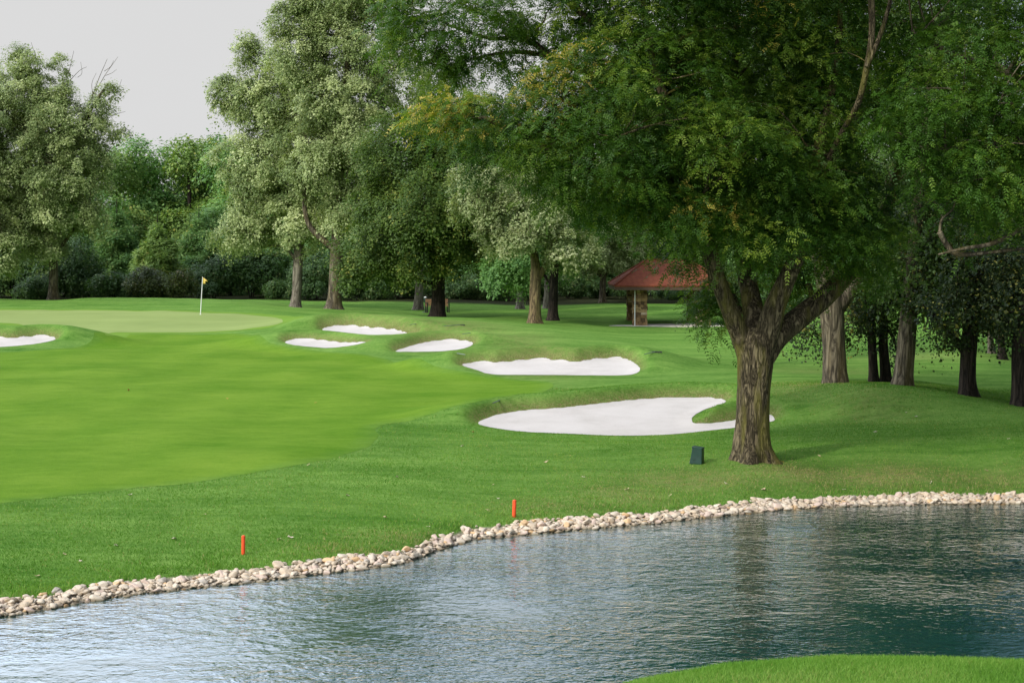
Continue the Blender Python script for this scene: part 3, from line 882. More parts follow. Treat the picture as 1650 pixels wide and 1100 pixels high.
grow(t2, rng, tr, bl, BK_GREY, LF_LOCUST_B, 'spray', spacing=.66, cr=.43, per=72, L=.068, W=.031, tint=(.45, .20), twigs=.6, trunk_seg=30, flat=.24, droop=.35, shell=.35, wob=.6, S=.22, pairs=5, lift=.7, rough=.06, flare=.4)

# ---------------------------------------------------------------- trees behind the mound on the right
def tree(px, py, d, label, tubes_px, blobs_px, bark, leaf, seed, group=None, name='tree', extra_px=None, **kw):
    r = np.random.default_rng(seed)
    X = Px(px, py, d)
    root = thing(name, X.base, label, 'tree', group)
    tb = [X.path(t, k == 0) for k, t in enumerate(tubes_px)]
    ex = None
    if extra_px:
        def ex(mb, skel):
            for t in extra_px:
                P, R = X.path(t); tube(mb, P, R, 4, 3 * len(P))
    grow(root, r, tb, X.blobs(blobs_px), bark, leaf, extra=ex, **kw)
    return root

GR = 'trees behind the grassy mound on the right'
tree(1345, 622, 48, 'thick pale grey trunk with an orange lichen streak, right behind the big forked tree', [
        [(1346, 626, 19.5), (1345, 590, 18.5), (1343, 550, 18), (1341, 515, 19), (1338, 480, 20), (1330, 445, 17), (1322, 400, 15), (1325, 340, 14), (1345, 270, 12), (1370, 210, 11), (1388, 150, 10), (1398, 90, 9), (1412, 20, 7), (1430, -90, 5)],
        [(1345, 500, 15), (1368, 468, 13), (1395, 420, 11), (1420, 350, 9), (1440, 260, 6)], [(1393, 110, 6), (1420, 60, 5), (1432, -10, 4), (1440, -80, 3)]],
     [(1330, 110, 130, 120, 1.5, 3.0, .9), (1260, 20, 130, 100, 2, 3, .9), (1440, 290, 110, 90, 2, 2.2, .9), (1400, 400, 90, 60, 1.5, 1.6, .8), (1450, 120, 100, 120, 2.4, 2.6, .9), (1400, -60, 190, 130, 1, 4, .7), (1560, 30, 120, 110, 3, 2.4, .8), (1300, 330, 80, 80, 2.5, 1.8, .8), (1500, -150, 200, 110, 1, 4, .5)],
     BK_GREY, LF_MAPLE, 21, GR, 'maple_tree', spacing=.62, cr=.5, per=60, L=.11, W=.075, tint=(.25, .15), trunk_seg=40, rough=.07, flare=.25)
tree(1213, 640, 62, 'dark maple crown filling in behind the big forked tree, its trunk hidden', [[(1213, 645, 12), (1213, 560, 11), (1212, 460, 10), (1210, 330, 9), (1205, 180, 6), (1200, 40, 3)]],
     [(1110, 120, 110, 110, 0, 2.8, .8), (1220, 60, 120, 110, 0, 3, .8), (1300, 170, 100, 110, 0, 2.6, .8), (1030, 60, 90, 80, 0, 2.2, .7), (1180, 250, 120, 90, 0, 2.6, .8), (1080, 270, 70, 60, 0, 1.8, .7)], BK_DARK, LF_MAPLE, 29, None, 'maple_tree', spacing=.75, cr=.6, per=66, L=.14, W=.1, tint=(.25, .15), trunk_seg=14)
CR = dict(spacing=.55, cr=.42, per=80, L=.075, W=.055, tint=(.40, .16), tjit=.22, trunk_seg=18, wob=.5)
tree(1407, 624, 50, 'thinner left stem of the pair of slim dark trunks', [[(1408, 628, 7.5), (1407, 590, 7), (1405, 555, 7), (1404, 520, 6.5), (1398, 480, 5), (1385, 440, 3)], [(1404, 520, 4.5), (1370, 495, 3.5), (1330, 490, 3), (1290, 500, 2)]],
     [(1395, 480, 60, 45, 0, 1.3, .9), (1360, 520, 45, 35, .3, .9, .7), (1300, 500, 45, 40, .8, .9, .7), (1282, 535, 36, 22, .6, .7, .6), (1330, 555, 14, 24, .2, .35, .7), (1400, 420, 70, 50, 0, 1.4, .9)], BK_DARK, LF_CRAB, 22, GR, 'crabapple_tree', **CR)
tree(1427, 627, 50.2, 'slightly thicker right stem of the pair of slim dark trunks beside a pale grey trunk', [[(1428, 630, 8.5), (1426, 590, 8), (1423, 555, 7.5), (1424, 520, 7), (1430, 480, 5), (1440, 440, 3)]],
     [(1440, 470, 60, 50, .3, 1.3, .9), (1420, 520, 45, 28, 0, .9, .8), (1455, 420, 80, 55, .5, 1.5, .9), (1445, 560, 12, 26, .4, .4, .5)], BK_DARK, LF_CRAB, 23, GR, 'crabapple_tree', **CR)
tree(1455, 630, 46.5, 'stout grey trunk leaning slightly right, next to the slim pair of dark trunks', [[(1453, 634, 16), (1456, 600, 15), (1460, 560, 14.5), (1463, 520, 14), (1466, 480, 13), (1470, 430, 11), (1478, 340, 9), (1490, 220, 6), (1500, 100, 3)], [(1466, 450, 8), (1500, 380, 6), (1540, 300, 4)]],
     [(1480, 430, 90, 62, 0, 1.6, .9), (1500, 350, 110, 80, .5, 2.0, .9), (1490, 240, 110, 90, .8, 2.0, .9), (1510, 130, 110, 90, 1.2, 2.0, .8), (1600, 280, 100, 110, 1.5, 2.2, .8), (1520, 0, 120, 100, 1, 2.4, .7)], BK_GREY, LF_MAPLE, 24, GR, 'maple_tree',
     spacing=.6, cr=.46, per=62, L=.1, W=.07, tint=(.28, .16), tjit=.18, trunk_seg=30, wob=.5, rough=.07, flare=.3)
tree(1558, 645, 45.5, 'dark trunk forking low to the left, with crabapple leaves hanging over open lawn', [[(1560, 648, 13.5), (1559, 610, 12.5), (1560, 575, 12.5), (1562, 545, 13), (1566, 510, 9), (1575, 460, 6), (1590, 400, 3)], [(1558, 572, 7), (1540, 548, 6.5), (1522, 528, 5), (1505, 510, 4), (1488, 490, 2.5)], [(1565, 530, 7), (1590, 490, 5), (1615, 450, 3)]],
     [(1525, 490, 75, 38, -.2, 1.2, .9), (1505, 530, 36, 22, -.4, .7, .75), (1580, 480, 75, 45, 0, 1.3, .9), (1560, 430, 100, 60, .3, 1.7, .95), (1600, 535, 30, 25, .3, .6, .6), (1540, 360, 100, 60, .6, 1.8, .8), (1545, 545, 22, 14, -.3, .4, .6)], BK_DARK, LF_CRAB, 25, GR, 'crabapple_tree', **CR)
tree(1644, 655, 44.5, 'dark straight trunk cut by the right edge of the photo under drooping crabapple leaves', [[(1645, 658, 14.5), (1644, 620, 13.5), (1643, 580, 13), (1645, 545, 13), (1650, 500, 9), (1660, 440, 6)], [(1645, 545, 7), (1620, 510, 5), (1590, 480, 3)], [(1650, 520, 6), (1690, 470, 5), (1720, 420, 3)]],
     [(1630, 470, 70, 45, 0, 1.3, .9), (1650, 520, 55, 26, 0, 1.0, .8), (1640, 400, 90, 60, .2, 1.6, .9), (1720, 470, 70, 60, .2, 1.3, .8), (1612, 510, 30, 24, -.3, .6, .7)], BK_DARK, LF_CRAB, 26, GR, 'crabapple_tree', **CR)
tree(1597, 579, 67, 'small pale trunk far back on the lawn, left of its darker twin', [[(1598, 583, 5.5), (1597, 560, 5), (1595, 535, 4.5), (1593, 490, 4), (1590, 440, 3)]],
     [(1590, 470, 75, 60, 0, 2.2, .8), (1560, 420, 80, 60, 1, 2.2, .7)], BK_PALE, LF_CRAB, 27, GR, 'small_tree', spacing=.8, cr=.6, per=60, L=.13, W=.09, trunk_seg=12)
tree(1615, 588, 64, 'small dark trunk far back on the lawn, close to the right edge of the photo', [[(1615, 591, 7), (1614, 560, 6), (1613, 530, 5.5), (1615, 480, 4), (1620, 430, 3)]],
     [(1625, 480, 70, 55, 0, 2.0, .8), (1660, 420, 90, 70, 1, 2.2, .7)], BK_DARK, LF_CRAB, 28, GR, 'small_tree', spacing=.8, cr=.6, per=60, L=.13, W=.09, trunk_seg=12)

# ---------------------------------------------------------------- trees round the green
SV = dict(spacing=.80, cr=.62, per=230, L=.125, W=.09, tint=(.50, .16), tjit=.12, lift=.35, trunk_seg=18, shell=.4, wob=.75, flat=.25, droop=.3)
GT = 'tall trees behind the green and the bunkers'
tree(480, 495, 114, 'slim pale grey maple trunk behind the green, first right of the flag', [[(476, 498, 8.5), (478, 470, 7.5), (480, 430, 8), (482, 395, 8), (478, 360, 6), (470, 300, 5), (462, 220, 4), (455, 120, 2)], [(482, 400, 5), (494, 370, 4), (500, 320, 3)], [(480, 405, 4), (462, 385, 3.5), (430, 370, 2.5)]],
     [(430, 330, 70, 55, 0, 2.3, .9), (480, 330, 60, 60, -1, 2.3, .9), (420, 255, 70, 55, 0, 2.4, .9), (480, 240, 65, 60, -1, 2.4, .9), (400, 160, 42, 38, 0, 1.6, .8), (440, 170, 60, 60, 0, 2.4, .9), (365, 140, 26, 22, 0, 1.0, .8), (420, 100, 36, 34, 0, 1.4, .8), (390, 380, 46, 22, -.5, 1.5, .9), (355, 165, 18, 14, 0, .7, .7), (500, 160, 50, 60, 0, 2.2, .8), (395, 65, 14, 18, 0, .7, .6)],
     BK_PALE, LF_SILVER, 31, GT, 'maple_tree', **SV)
tree(538, 499, 110, 'broad brown maple trunk behind the mound with a black limb bending up to the left', [[(538, 502, 13.5), (539, 478, 11), (541, 440, 10.5), (543, 400, 10.5), (545, 350, 9), (545, 280, 8), (550, 200, 6), (560, 100, 4), (565, -20, 2)], [(540, 402, 6), (522, 388, 5), (505, 372, 4.5), (494, 352, 4), (490, 310, 3.5), (500, 250, 3)], [(545, 330, 6), (570, 260, 5), (600, 180, 3)], [(546, 300, 6), (525, 200, 5), (510, 100, 3)]],
     [(520, 250, 60, 60, 0, 2.4, .85), (570, 240, 60, 70, .5, 2.5, .85), (530, 150, 65, 60, 0, 2.5, .8), (590, 150, 55, 65, .5, 2.4, .8), (480, 90, 55, 45, 0, 2.0, .8), (540, 60, 60, 55, 0, 2.2, .75), (600, 60, 60, 60, .5, 2.2, .7), (475, 35, 36, 34, 0, 1.5, .75), (540, -20, 80, 50, 0, 2.6, .7), (620, -30, 70, 50, 0, 2.6, .6), (500, 20, 50, 40, 0, 1.8, .7), (640, 120, 45, 50, 1, 2, .6), (560, 340, 45, 40, 0, 1.8, .8), (560, -110, 90, 60, 0, 3, .5)],
     BK_GREY, LF_SILVER, 32, GT, 'maple_tree', **SV)
tree(705, 511, 103, 'dark round crowned maple with a black trunk standing beside the bench', [[(705, 514, 12.5), (706, 490, 11), (706, 460, 10.5), (707, 430, 11), (705, 390, 9), (700, 320, 7), (695, 240, 4)], [(707, 430, 6), (735, 395, 5), (760, 360, 3)], [(704, 420, 6), (670, 380, 5), (640, 340, 3)]],
     [(690, 330, 105, 85, -1, 4.2, 1.0), (620, 350, 65, 60, -.5, 2.6, 1.0), (600, 405, 52, 38, -.5, 2.0, 1.0), (660, 250, 85, 70, 0, 3.4, 1.0), (640, 430, 60, 26, -1, 1.8, .9), (740, 300, 70, 80, 0, 3.2, 1.0), (720, 415, 40, 22, -1.5, 1.4, .9), (775, 385, 45, 45, .5, 2.2, .9), (700, 200, 70, 50, .5, 2.6, .9), (565, 440, 26, 18, -.3, 1.0, .8), (770, 230, 60, 50, 1, 2.2, .8)],
     BK_DARK, LF_MAPLE, 33, GT, 'maple_tree', spacing=.84, cr=.62, per=185, L=.13, W=.095, tint=(.44, .18), tjit=.14, lift=.6, trunk_seg=18, shell=.45, wob=.55)
tree(675, 500, 115, 'pale trunk just left of the bench, half behind the dark maple', [[(674, 502, 8), (675, 475, 6.8), (677, 440, 6.5), (680, 390, 6), (690, 300, 4), (700, 200, 2)]],
     [(700, 130, 70, 60, 2, 2.6, .5), (760, 200, 60, 60, 2, 2.4, .5), (690, 300, 70, 70, 2, 2.6, .6)], BK_PALE, LF_SILVER, 34, GT, 'maple_tree', **{**SV, 'per': 130})
tree(862, 521, 93, 'yellowish brown trunk just left of a darker one, left of the red roofed shelter', [[(862, 524, 11), (862, 500, 9.2), (862, 470, 9), (863, 445, 9), (862, 420, 7), (852, 370, 6), (835, 310, 4), (815, 250, 2)], [(866, 450, 6), (884, 415, 5), (895, 370, 4), (905, 320, 2)]],
     [(835, 350, 70, 32, -1.4, 1.4, .9), (770, 320, 52, 30, -1.4, 1.3, .8), (820, 385, 55, 22, -1.6, 1.2, .8), (880, 330, 55, 40, -.6, 1.6, .8), (760, 290, 40, 22, -1, 1.0, .8), (920, 395, 48, 28, -1.2, 1.2, .8), (800, 270, 60, 36, 0, 1.6, .7), (900, 270, 60, 40, 0, 1.8, .7)],
     BK_OCHRE, LF_PALE, 35, GT, 'maple_tree', **{**SV, 'spacing': .72, 'cr': .55, 'L': .12, 'W': .085, 'tint': (.52, .15)})
tree(890, 517, 97, 'straight dark trunk standing immediately right of the yellowish brown trunk', [[(891, 520, 9), (891, 495, 7.5), (892, 460, 7), (893, 420, 7), (893, 360, 5), (890, 280, 3)]],
     [(890, 380, 60, 60, 1, 2.2, .8), (940, 330, 60, 60, 1, 2.2, .8), (830, 420, 45, 35, 1.5, 1.6, .7), (800, 440, 40, 26, 1.5, 1.4, .7), (900, 260, 90, 60, 1, 2.4, .7)], BK_DARK, LF_WOOD, 36, GT, 'maple_tree', **{**SV, 'tint': (.3, .15)})
tree(838, 498, 120, 'short pale trunk far back, leftmost of the small grey ones behind the yellowish trunk', [[(838, 500, 7), (838, 480, 5.5), (837, 450, 5), (836, 380, 4), (835, 280, 2)]], [(830, 350, 60, 60, 1, 2.4, .6), (845, 250, 70, 60, 1, 2.6, .3)], BK_PALE, LF_SILVER, 37, GT, 'maple_tree', **{**SV, 'per': 130})
tree(881, 499, 122, 'slim pale grey trunk showing in the gap between the yellowish and the dark trunk', [[(881, 501, 6), (881, 480, 4.8), (882, 450, 4.5), (884, 380, 4), (885, 300, 2)]], [(920, 360, 55, 45, 1, 2.2, .6), (950, 300, 60, 50, 1, 2.4, .5)], BK_PALE, LF_SILVER, 38, GT, 'maple_tree', **{**SV, 'per': 130})
tree(971, 488, 130, 'pale trunk under light green leaves just left of the red shelter roof', [[(971, 490, 6), (971, 470, 5), (972, 440, 5), (975, 400, 4), (980, 330, 2)], [(971, 445, 3), (960, 425, 2.5), (945, 405, 2)]],
     [(960, 400, 55, 34, -.5, 2.0, .9), (1020, 395, 50, 36, 0, 2.0, .9), (990, 350, 70, 40, 0, 2.4, .8), (1070, 400, 50, 40, .5, 2.0, .8), (930, 430, 26, 14, -.5, 1, .7), (1050, 340, 60, 50, .5, 2.4, .7)], BK_GREY, LF_PALE, 39, GT, 'maple_tree', **{**SV, 'tint': (.56, .15)})
tree(85, 484, 121, 'tall silvery maple left of the green with crooked trunk and dead twigs on top', [[(86, 487, 9), (86, 460, 7.5), (86, 430, 7.3), (82, 405, 7), (75, 380, 6.5), (79, 352, 6), (90, 300, 5), (100, 220, 4), (105, 140, 2)], [(86, 405, 4), (100, 395, 3), (125, 360, 2.5), (145, 330, 2)], [(92, 290, 4), (125, 225, 3), (150, 170, 2.5), (175, 135, 1.5)]],
     [(40, 150, 60, 50, 0, 2.6, .9), (90, 190, 70, 60, 0, 2.8, .9), (20, 240, 70, 60, 0, 3, .9), (85, 270, 75, 60, -1, 3, .9), (130, 240, 50, 36, 0, 1.8, .8), (30, 330, 70, 50, 0, 2.6, .9), (95, 340, 70, 38, -1, 2.2, .9), (35, 100, 30, 32, 0, 1.4, .8), (160, 180, 26, 26, 0, 1.2, .6), (175, 145, 16, 12, 0, .7, .5), (60, 390, 55, 30, 0, 1.8, .8), (185, 215, 16, 14, 0, .7, .5), (95, 115, 14, 30, 0, .8, .5), (-50, 200, 70, 90, 0, 3.4, .8), (-40, 340, 70, 70, 0, 3, .7)],
     BK_GREY, LF_SILVER, 40, GT, 'maple_tree', extra_px=[[(119, 230, 0.88), (140, 180, 0.66), (158, 130, 0.50), (173, 95, 0.28)], [(149, 160, 0.55), (167, 125, 0.44), (190, 92, 0.22)], [(98, 160, 0.72), (110, 120, 0.50), (119, 82, 0.22)], [(62, 120, 0.55), (58, 95, 0.39), (50, 68, 0.22)], [(104, 140, 0.55), (127, 115, 0.39), (140, 108, 0.22)], [(150, 165, 0.55), (175, 150, 0.39), (199, 148, 0.22)], [(158, 200, 0.55), (185, 185, 0.39), (202, 180, 0.22)], [(168, 115, .45), (178, 108, .35), (183, 98, .2)], [(150, 155, .5), (148, 135, .35), (155, 118, .2)], [(185, 148, .4), (192, 140, .3), (196, 128, .2)], [(125, 125, .4), (132, 118, .3), (130, 100, .2)], [(170, 122, .4), (180, 118, .3), (188, 112, .2)]],
     **{**SV, 'tint': (.47, .15)})
tree(-70, 486, 118, 'silvery maple on the far left, mostly outside the photo', [[(-70, 488, 9), (-70, 440, 8), (-68, 360, 6), (-66, 240, 3)]], [(-60, 330, 80, 70, 0, 3, .8), (-70, 200, 80, 80, 0, 3.2, .7), (0, 400, 50, 40, 0, 2, .8)], BK_GREY, LF_SILVER, 41, GT, 'maple_tree', **{**SV, 'tint': (.45, .14)})

# ---------------------------------------------------------------- woods behind
def blank(name): return thing(name, (0, 0, 0), 'x', 'tree')
def wood_tree(name, h, wdt, seed, leaf, bark=BK_DARK, kind=0):
    r = np.random.default_rng(seed)
    root = blank(name)
    bl = []
    if kind == 0:
        for k in range(11):
            a = r.random() * 6.28; q = r.random() ** .5 * wdt * .32
            z = h * r.uniform(.14, .84)
            s = wdt * r.uniform(.22, .32) * (1.15 - .4 * abs(z / h - .5))
            bl.append(((q * math.cos(a), q * math.sin(a), z), (s, s, s * r.uniform(.65, .95)), .8))
        bl.append(((0, 0, h * .84), (wdt * .2, wdt * .2, h * .14), .8))
        tb = [([(0, 0, 0), (.1, 0, h * .3), (-.1, .1, h * .6), (0, 0, h * .85)], [.32, .25, .16, .05])]
        return grow(root, r, [(np.array(a), np.array(b)) for a, b in tb], bl, bark, leaf, spacing=1.0, cr=.85, per=72, L=.24, W=.17, tint=(.42, .17), twigs=.1, trunk_seg=8, shell=.45, wob=.6, rough=.04)
    for k in range(12):                                            # white pine: flat plates of needles
        z = h * (.14 + .8 * k / 12); q = wdt * .5 * (1.08 - z / h) ** .7
        for j in range(3 if k < 9 else 1):
            a = k * 2.4 + j * 2.09 + r.random(); o = q * .55 if k < 9 else 0
            bl.append(((o * math.cos(a), o * math.sin(a), z + r.normal() * .2), (max(q * .5, .5), max(q * .5, .5), .42), 1.0))
    return grow(root, r, [(np.array([(0, 0, 0), (0, 0, h * .5), (0, 0, h)]), np.array([.26, .16, .03]))], bl, bark, leaf, spacing=.66, cr=.5, per=60, L=.34, W=.09, tint=(.45, .17), twigs=.15, trunk_seg=8, shell=.2, wob=.4, flat=.35, rough=.04)

def shrub(name, h, wdt, seed, leaf):
    r = np.random.default_rng(seed)
    root = blank(name); root['category'] = 'shrub'
    bl = []
    for k in range(7):
        a = r.random() * 6.28; q = r.random() ** .5 * wdt * .34
        s = wdt * r.uniform(.2, .3)
        bl.append(((q * math.cos(a), q * math.sin(a) * .7, h * r.uniform(.2, .82)), (s * r.uniform(.6, 1.2), s * .8, h * r.uniform(.16, .36)), .9))
    st = [(np.array([(0.1 * j, 0, 0), (.3 * j, .1, h * .3), (.5 * j, 0, h * .65)]), np.array([.06, .05, .02])) for j in (-1, 0, 1)]
    grow(root, r, st, bl, BK_DARK, leaf, spacing=.62, cr=.5, per=58, L=.17, W=.12, tint=(.40, .2), twigs=.1, trunk_seg=6, shell=.4, wob=.9, rough=0, flare=0, n_main=1, min_z=0)
    for c in root.children:
        if c.name.startswith('trunk'): c.name = 'stem'
        if c.name.startswith('limb'): c.name = 'stem'
    return root

WT = {'a': wood_tree('woodland_tree', 14, 9.5, 51, LF_WOOD), 'b': wood_tree('woodland_tree', 13, 8.5, 52, LF_OLIVE), 'c': wood_tree('woodland_tree', 15, 10, 53, LF_DEEP), 'p': wood_tree('pine_tree', 11, 7.5, 54, LF_DEEP, kind=1), 'q': wood_tree('pine_tree', 9.5, 6.5, 55, LF_OLIVE, kind=1)}
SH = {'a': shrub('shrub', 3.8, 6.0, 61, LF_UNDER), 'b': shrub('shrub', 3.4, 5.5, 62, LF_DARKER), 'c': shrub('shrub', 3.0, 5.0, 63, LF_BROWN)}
WH = dict(a=14.3, b=13.3, c=15.3, p=11, q=9.5)
SHH = dict(a=3.8, b=3.4, c=3.0)
used = set()
def plant(lib, key, hts, px, top, d, label, group, sw=1.0):
    root = lib[key]
    x = float(pt(px, 480, d)[0]); z = float(height([x], [d])[0]) - .1
    h = CAMZ + (400 - top) * d / F - z
    s = h / hts[key]
    r = RNG.random() * 6.28
    loc = (x, d, z); sc = (s * sw, s * sw, s)
    if (id(lib), key) not in used:
        used.add((id(lib), key))
        root.location = loc; root.scale = sc; root.rotation_euler = (0, 0, r); root['label'] = label; root['group'] = group
        return root
    return copy_thing(root, loc, r, sc, label, group)

GW = 'woodland trees behind the golf hole'
for k, px, top, d, sw, lab in [
    ('c', -190, 210, 150, 1.0, 'deep green woodland tree beyond the far left edge of the photo'),
    ('a', -60, 250, 152, 1.0, 'woodland tree filling in behind the left edge of the silvery maple crown'),
    ('c', 40, 290, 140, 1.1, 'deep green woodland tree in the gloom left of the crooked grey trunk'),
    ('a', 130, 270, 148, 1.0, 'woodland tree between the crooked grey trunk and the flag, highest leaves under the dead twigs'),
    ('b', 195, 236, 156, 1.0, 'olive woodland tree at the left end of the low skyline gap'),
    ('a', 250, 222, 160, 1.0, 'mid green woodland tree on the skyline, left part of the sky gap'),
    ('b', 305, 214, 158, 1.0, 'olive woodland tree directly above the flag on the skyline'),
    ('c', 355, 206, 164, .9, 'bluish green woodland tree on the skyline touching the tall silver crown'),
    ('a', 410, 230, 150, 1.0, 'woodland tree mostly hidden behind the tall silver maple crown'),
    ('p', 190, 320, 141, 1.0, 'dark pine with flat layered boughs left of the flag'),
    ('q', 255, 345, 137, 1.1, 'olive pine with layered boughs close behind the green, left of the flag'),
    ('p', 322, 330, 142, 1.0, 'dark pine rising just behind the flag'),
    ('c', 372, 320, 144, 1.0, 'deep green woodland tree right of the flag under the silver maple'),
    ('p', 440, 370, 138, 1.2, 'dark spreading pine behind the slim pale maple trunk'),
    ('c', 500, 290, 146, 1.0, 'deep green tree seen between the pale slim trunk and the broad brown trunk'),
    ('a', 580, 200, 150, 1.0, 'woodland tree hidden behind the broad brown maple'),
    ('c', 650, 300, 142, 1.0, 'deep green woodland tree behind the bench'),
    ('b', 730, 220, 152, 1.0, 'olive woodland tree behind the dark round maple'),
    ('c', 800, 300, 140, 1.0, 'deep green tree in the shade right of the dark maple'),
    ('a', 870, 200, 154, 1.0, 'woodland tree behind the yellowish brown trunk'),
    ('c', 940, 290, 146, 1.0, 'deep green tree in the shade left of the shelter'),
    ('a', 1010, 240, 152, 1.0, 'woodland tree behind the left end of the red roof'),
    ('c', 1090, 280, 146, 1.0, 'deep green woodland tree behind the red roof'),
    ('b', 1180, 240, 140, 1.0, 'olive woodland tree behind the big forked trunk'),
    ('c', 1260, 260, 128, 1.0, 'deep green woodland tree right of the big forked trunk'),
    ('a', 1340, 220, 122, 1.0, 'woodland tree behind the thick pale trunk'),
    ('c', 1420, 250, 116, 1.0, 'deep green woodland tree behind the slim pair of dark trunks'),
    ('a', 1500, 200, 118, 1.0, 'woodland tree in the dark behind the low forked crabapple'),
    ('c', 1590, 230, 112, 1.0, 'deep green woodland tree behind the two small far trunks'),
    ('b', 1680, 200, 116, 1.0, 'olive woodland tree at the right edge of the photo'),
    ('c', 1800, 180, 112, 1.0, 'deep green woodland tree beyond the right edge of the photo')]:
    plant(WT, k, WH, px, top, d, lab, GW, sw)
GS = 'shrubs along the edge of the woods'
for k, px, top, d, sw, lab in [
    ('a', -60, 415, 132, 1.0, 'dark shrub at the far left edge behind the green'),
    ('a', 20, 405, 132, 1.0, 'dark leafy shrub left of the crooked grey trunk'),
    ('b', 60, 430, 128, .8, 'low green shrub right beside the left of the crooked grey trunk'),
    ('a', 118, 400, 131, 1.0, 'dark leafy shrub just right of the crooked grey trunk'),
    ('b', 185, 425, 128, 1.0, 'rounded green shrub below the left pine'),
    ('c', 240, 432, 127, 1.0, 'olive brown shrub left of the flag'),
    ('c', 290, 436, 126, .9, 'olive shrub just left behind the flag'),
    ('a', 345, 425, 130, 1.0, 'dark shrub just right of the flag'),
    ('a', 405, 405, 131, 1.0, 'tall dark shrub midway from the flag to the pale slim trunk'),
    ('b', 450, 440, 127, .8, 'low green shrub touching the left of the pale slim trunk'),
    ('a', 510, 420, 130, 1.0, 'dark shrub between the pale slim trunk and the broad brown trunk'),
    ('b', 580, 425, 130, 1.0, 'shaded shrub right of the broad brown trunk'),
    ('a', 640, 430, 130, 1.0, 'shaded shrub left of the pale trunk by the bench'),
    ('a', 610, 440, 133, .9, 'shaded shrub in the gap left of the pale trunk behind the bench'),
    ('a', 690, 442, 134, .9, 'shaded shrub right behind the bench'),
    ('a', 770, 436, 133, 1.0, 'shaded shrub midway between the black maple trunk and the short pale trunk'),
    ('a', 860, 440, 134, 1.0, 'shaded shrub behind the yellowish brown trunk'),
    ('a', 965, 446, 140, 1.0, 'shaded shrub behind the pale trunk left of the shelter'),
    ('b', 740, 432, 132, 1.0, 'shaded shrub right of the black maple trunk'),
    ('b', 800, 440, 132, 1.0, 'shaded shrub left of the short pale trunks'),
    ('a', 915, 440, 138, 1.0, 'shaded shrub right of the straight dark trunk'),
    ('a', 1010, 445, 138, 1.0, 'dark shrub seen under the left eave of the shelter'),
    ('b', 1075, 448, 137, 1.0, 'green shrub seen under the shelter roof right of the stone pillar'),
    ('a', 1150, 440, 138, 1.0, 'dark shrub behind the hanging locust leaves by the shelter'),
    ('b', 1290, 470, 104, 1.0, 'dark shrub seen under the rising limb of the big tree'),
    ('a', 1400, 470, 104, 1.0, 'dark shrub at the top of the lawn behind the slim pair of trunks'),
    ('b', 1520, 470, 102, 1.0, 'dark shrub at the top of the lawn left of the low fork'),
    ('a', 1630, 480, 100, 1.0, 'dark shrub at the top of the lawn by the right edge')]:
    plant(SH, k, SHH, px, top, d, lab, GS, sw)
# ---------------------------------------------------------------- flag, stakes, bin, shelter, bench
M_WHITE = plain_mat('white_paint', (.78, .78, .74), .45, .4, .05)
M_YEL = leaf_mat('flag_cloth', [(0, (.78, .60, .16)), (1, (.82, .64, .2))], .35)
M_RED = plain_mat('orange_red_paint', (.80, .085, .022), .5, .35, .10, 20)
M_BIN = plain_mat('dark_green_plastic', (.004, .034, .020), .42, .45, .25, 9)
M_WOOD = plain_mat('weathered_wood', (.30, .17, .09), .7, .3, .25, 12)
M_IRON = plain_mat('black_iron', (.015, .015, .016), .5, .4, .2)
M_FASCIA = plain_mat('brown_fascia', (.085, .048, .032), .6, .3, .2, 4)
M_SLAB = plain_mat('concrete', (.52, .47, .39), .85, .2, .12, 3)
M_DARKWOOD = plain_mat('dark_timber', (.03, .02, .015), .7, .3, .2)

base = hit(323, 507)
sc = base[1] / F
fl = thing('flagstick', base, 'white flagstick with a small yellow swallow tailed flag on the green', 'flag')
top = np.array([4.2 * sc, 0, 61 * sc])
mb = MB(); tube(mb, [(0, 0, -.05), tuple(top * .5), tuple(top)], [.026, .024, .018], 10, 7)
mb.build('pole', M_WHITE, fl, True)
mb = MB(); n = 13; m_ = 9
fx = np.linspace(0, 1, n); fz = np.linspace(0, 1, m_)
L_, H_ = 8.6 * sc, 11 * sc
V = []
for j, v in enumerate(fz):                       # v = 0 bottom, 1 top
    # fluttering cloth that narrows from the hoist and splits into two tails
    ln = 1.0 if v > .5 else .55 + .1 * v
    for u in fx:
        w = u * ln
        zz = v - .42 * w * (v - .05) - (.10 * w if v > .5 else .02 * w) + .0
        V.append((w * L_, .09 * math.sin(5.2 * w + 1.5 * v) * w, zz * H_))
V = np.array(V) + top * (1 - 11.2 / 61.0)
f = [(j * n + i, j * n + i + 1, (j + 1) * n + i + 1, (j + 1) * n + i) for j in range(m_ - 1) for i in range(n - 1)]
mb.add(V, f)
o = mb.build('flag', M_YEL, fl, True)
so_ = o.modifiers.new('thickness', 'SOLIDIFY'); so_.thickness = .006
mb = MB(); tube(mb, [(0, 0, -.08), (0, 0, .02)], [.054, .054], 16, 2); mb.build('cup', M_WHITE, fl, True)

def stake(px, py, h_px, lab, lean):
    b = hit(px, py); k = b[1] / F
    r = thing('hazard_stake', b - [0, 0, .06], lab, 'stake', 'red stakes along the pond')
    mb = MB(); h = h_px * k + .06; R = 3.1 * k
    tube(mb, [(0, 0, 0), (lean * .5, 0, h * .5), (lean, 0, h - R * .5)], [R, R, R], 14, 6, cap=False)
    mb.build('post', M_RED, r, True)
    mb = MB(); tube(mb, [(lean, 0, h - R * .5), (lean, 0, h - R * .15), (lean, 0, h)], [R, R * .92, R * .45], 14, 6)
    mb.build('cap', M_RED, r, True)
stake(392, 893, 31, 'orange red stake nearer the camera, at the left above the white stones', .004)
stake(828, 833, 28, 'orange red stake farther away, in the middle above the white stones', .012)

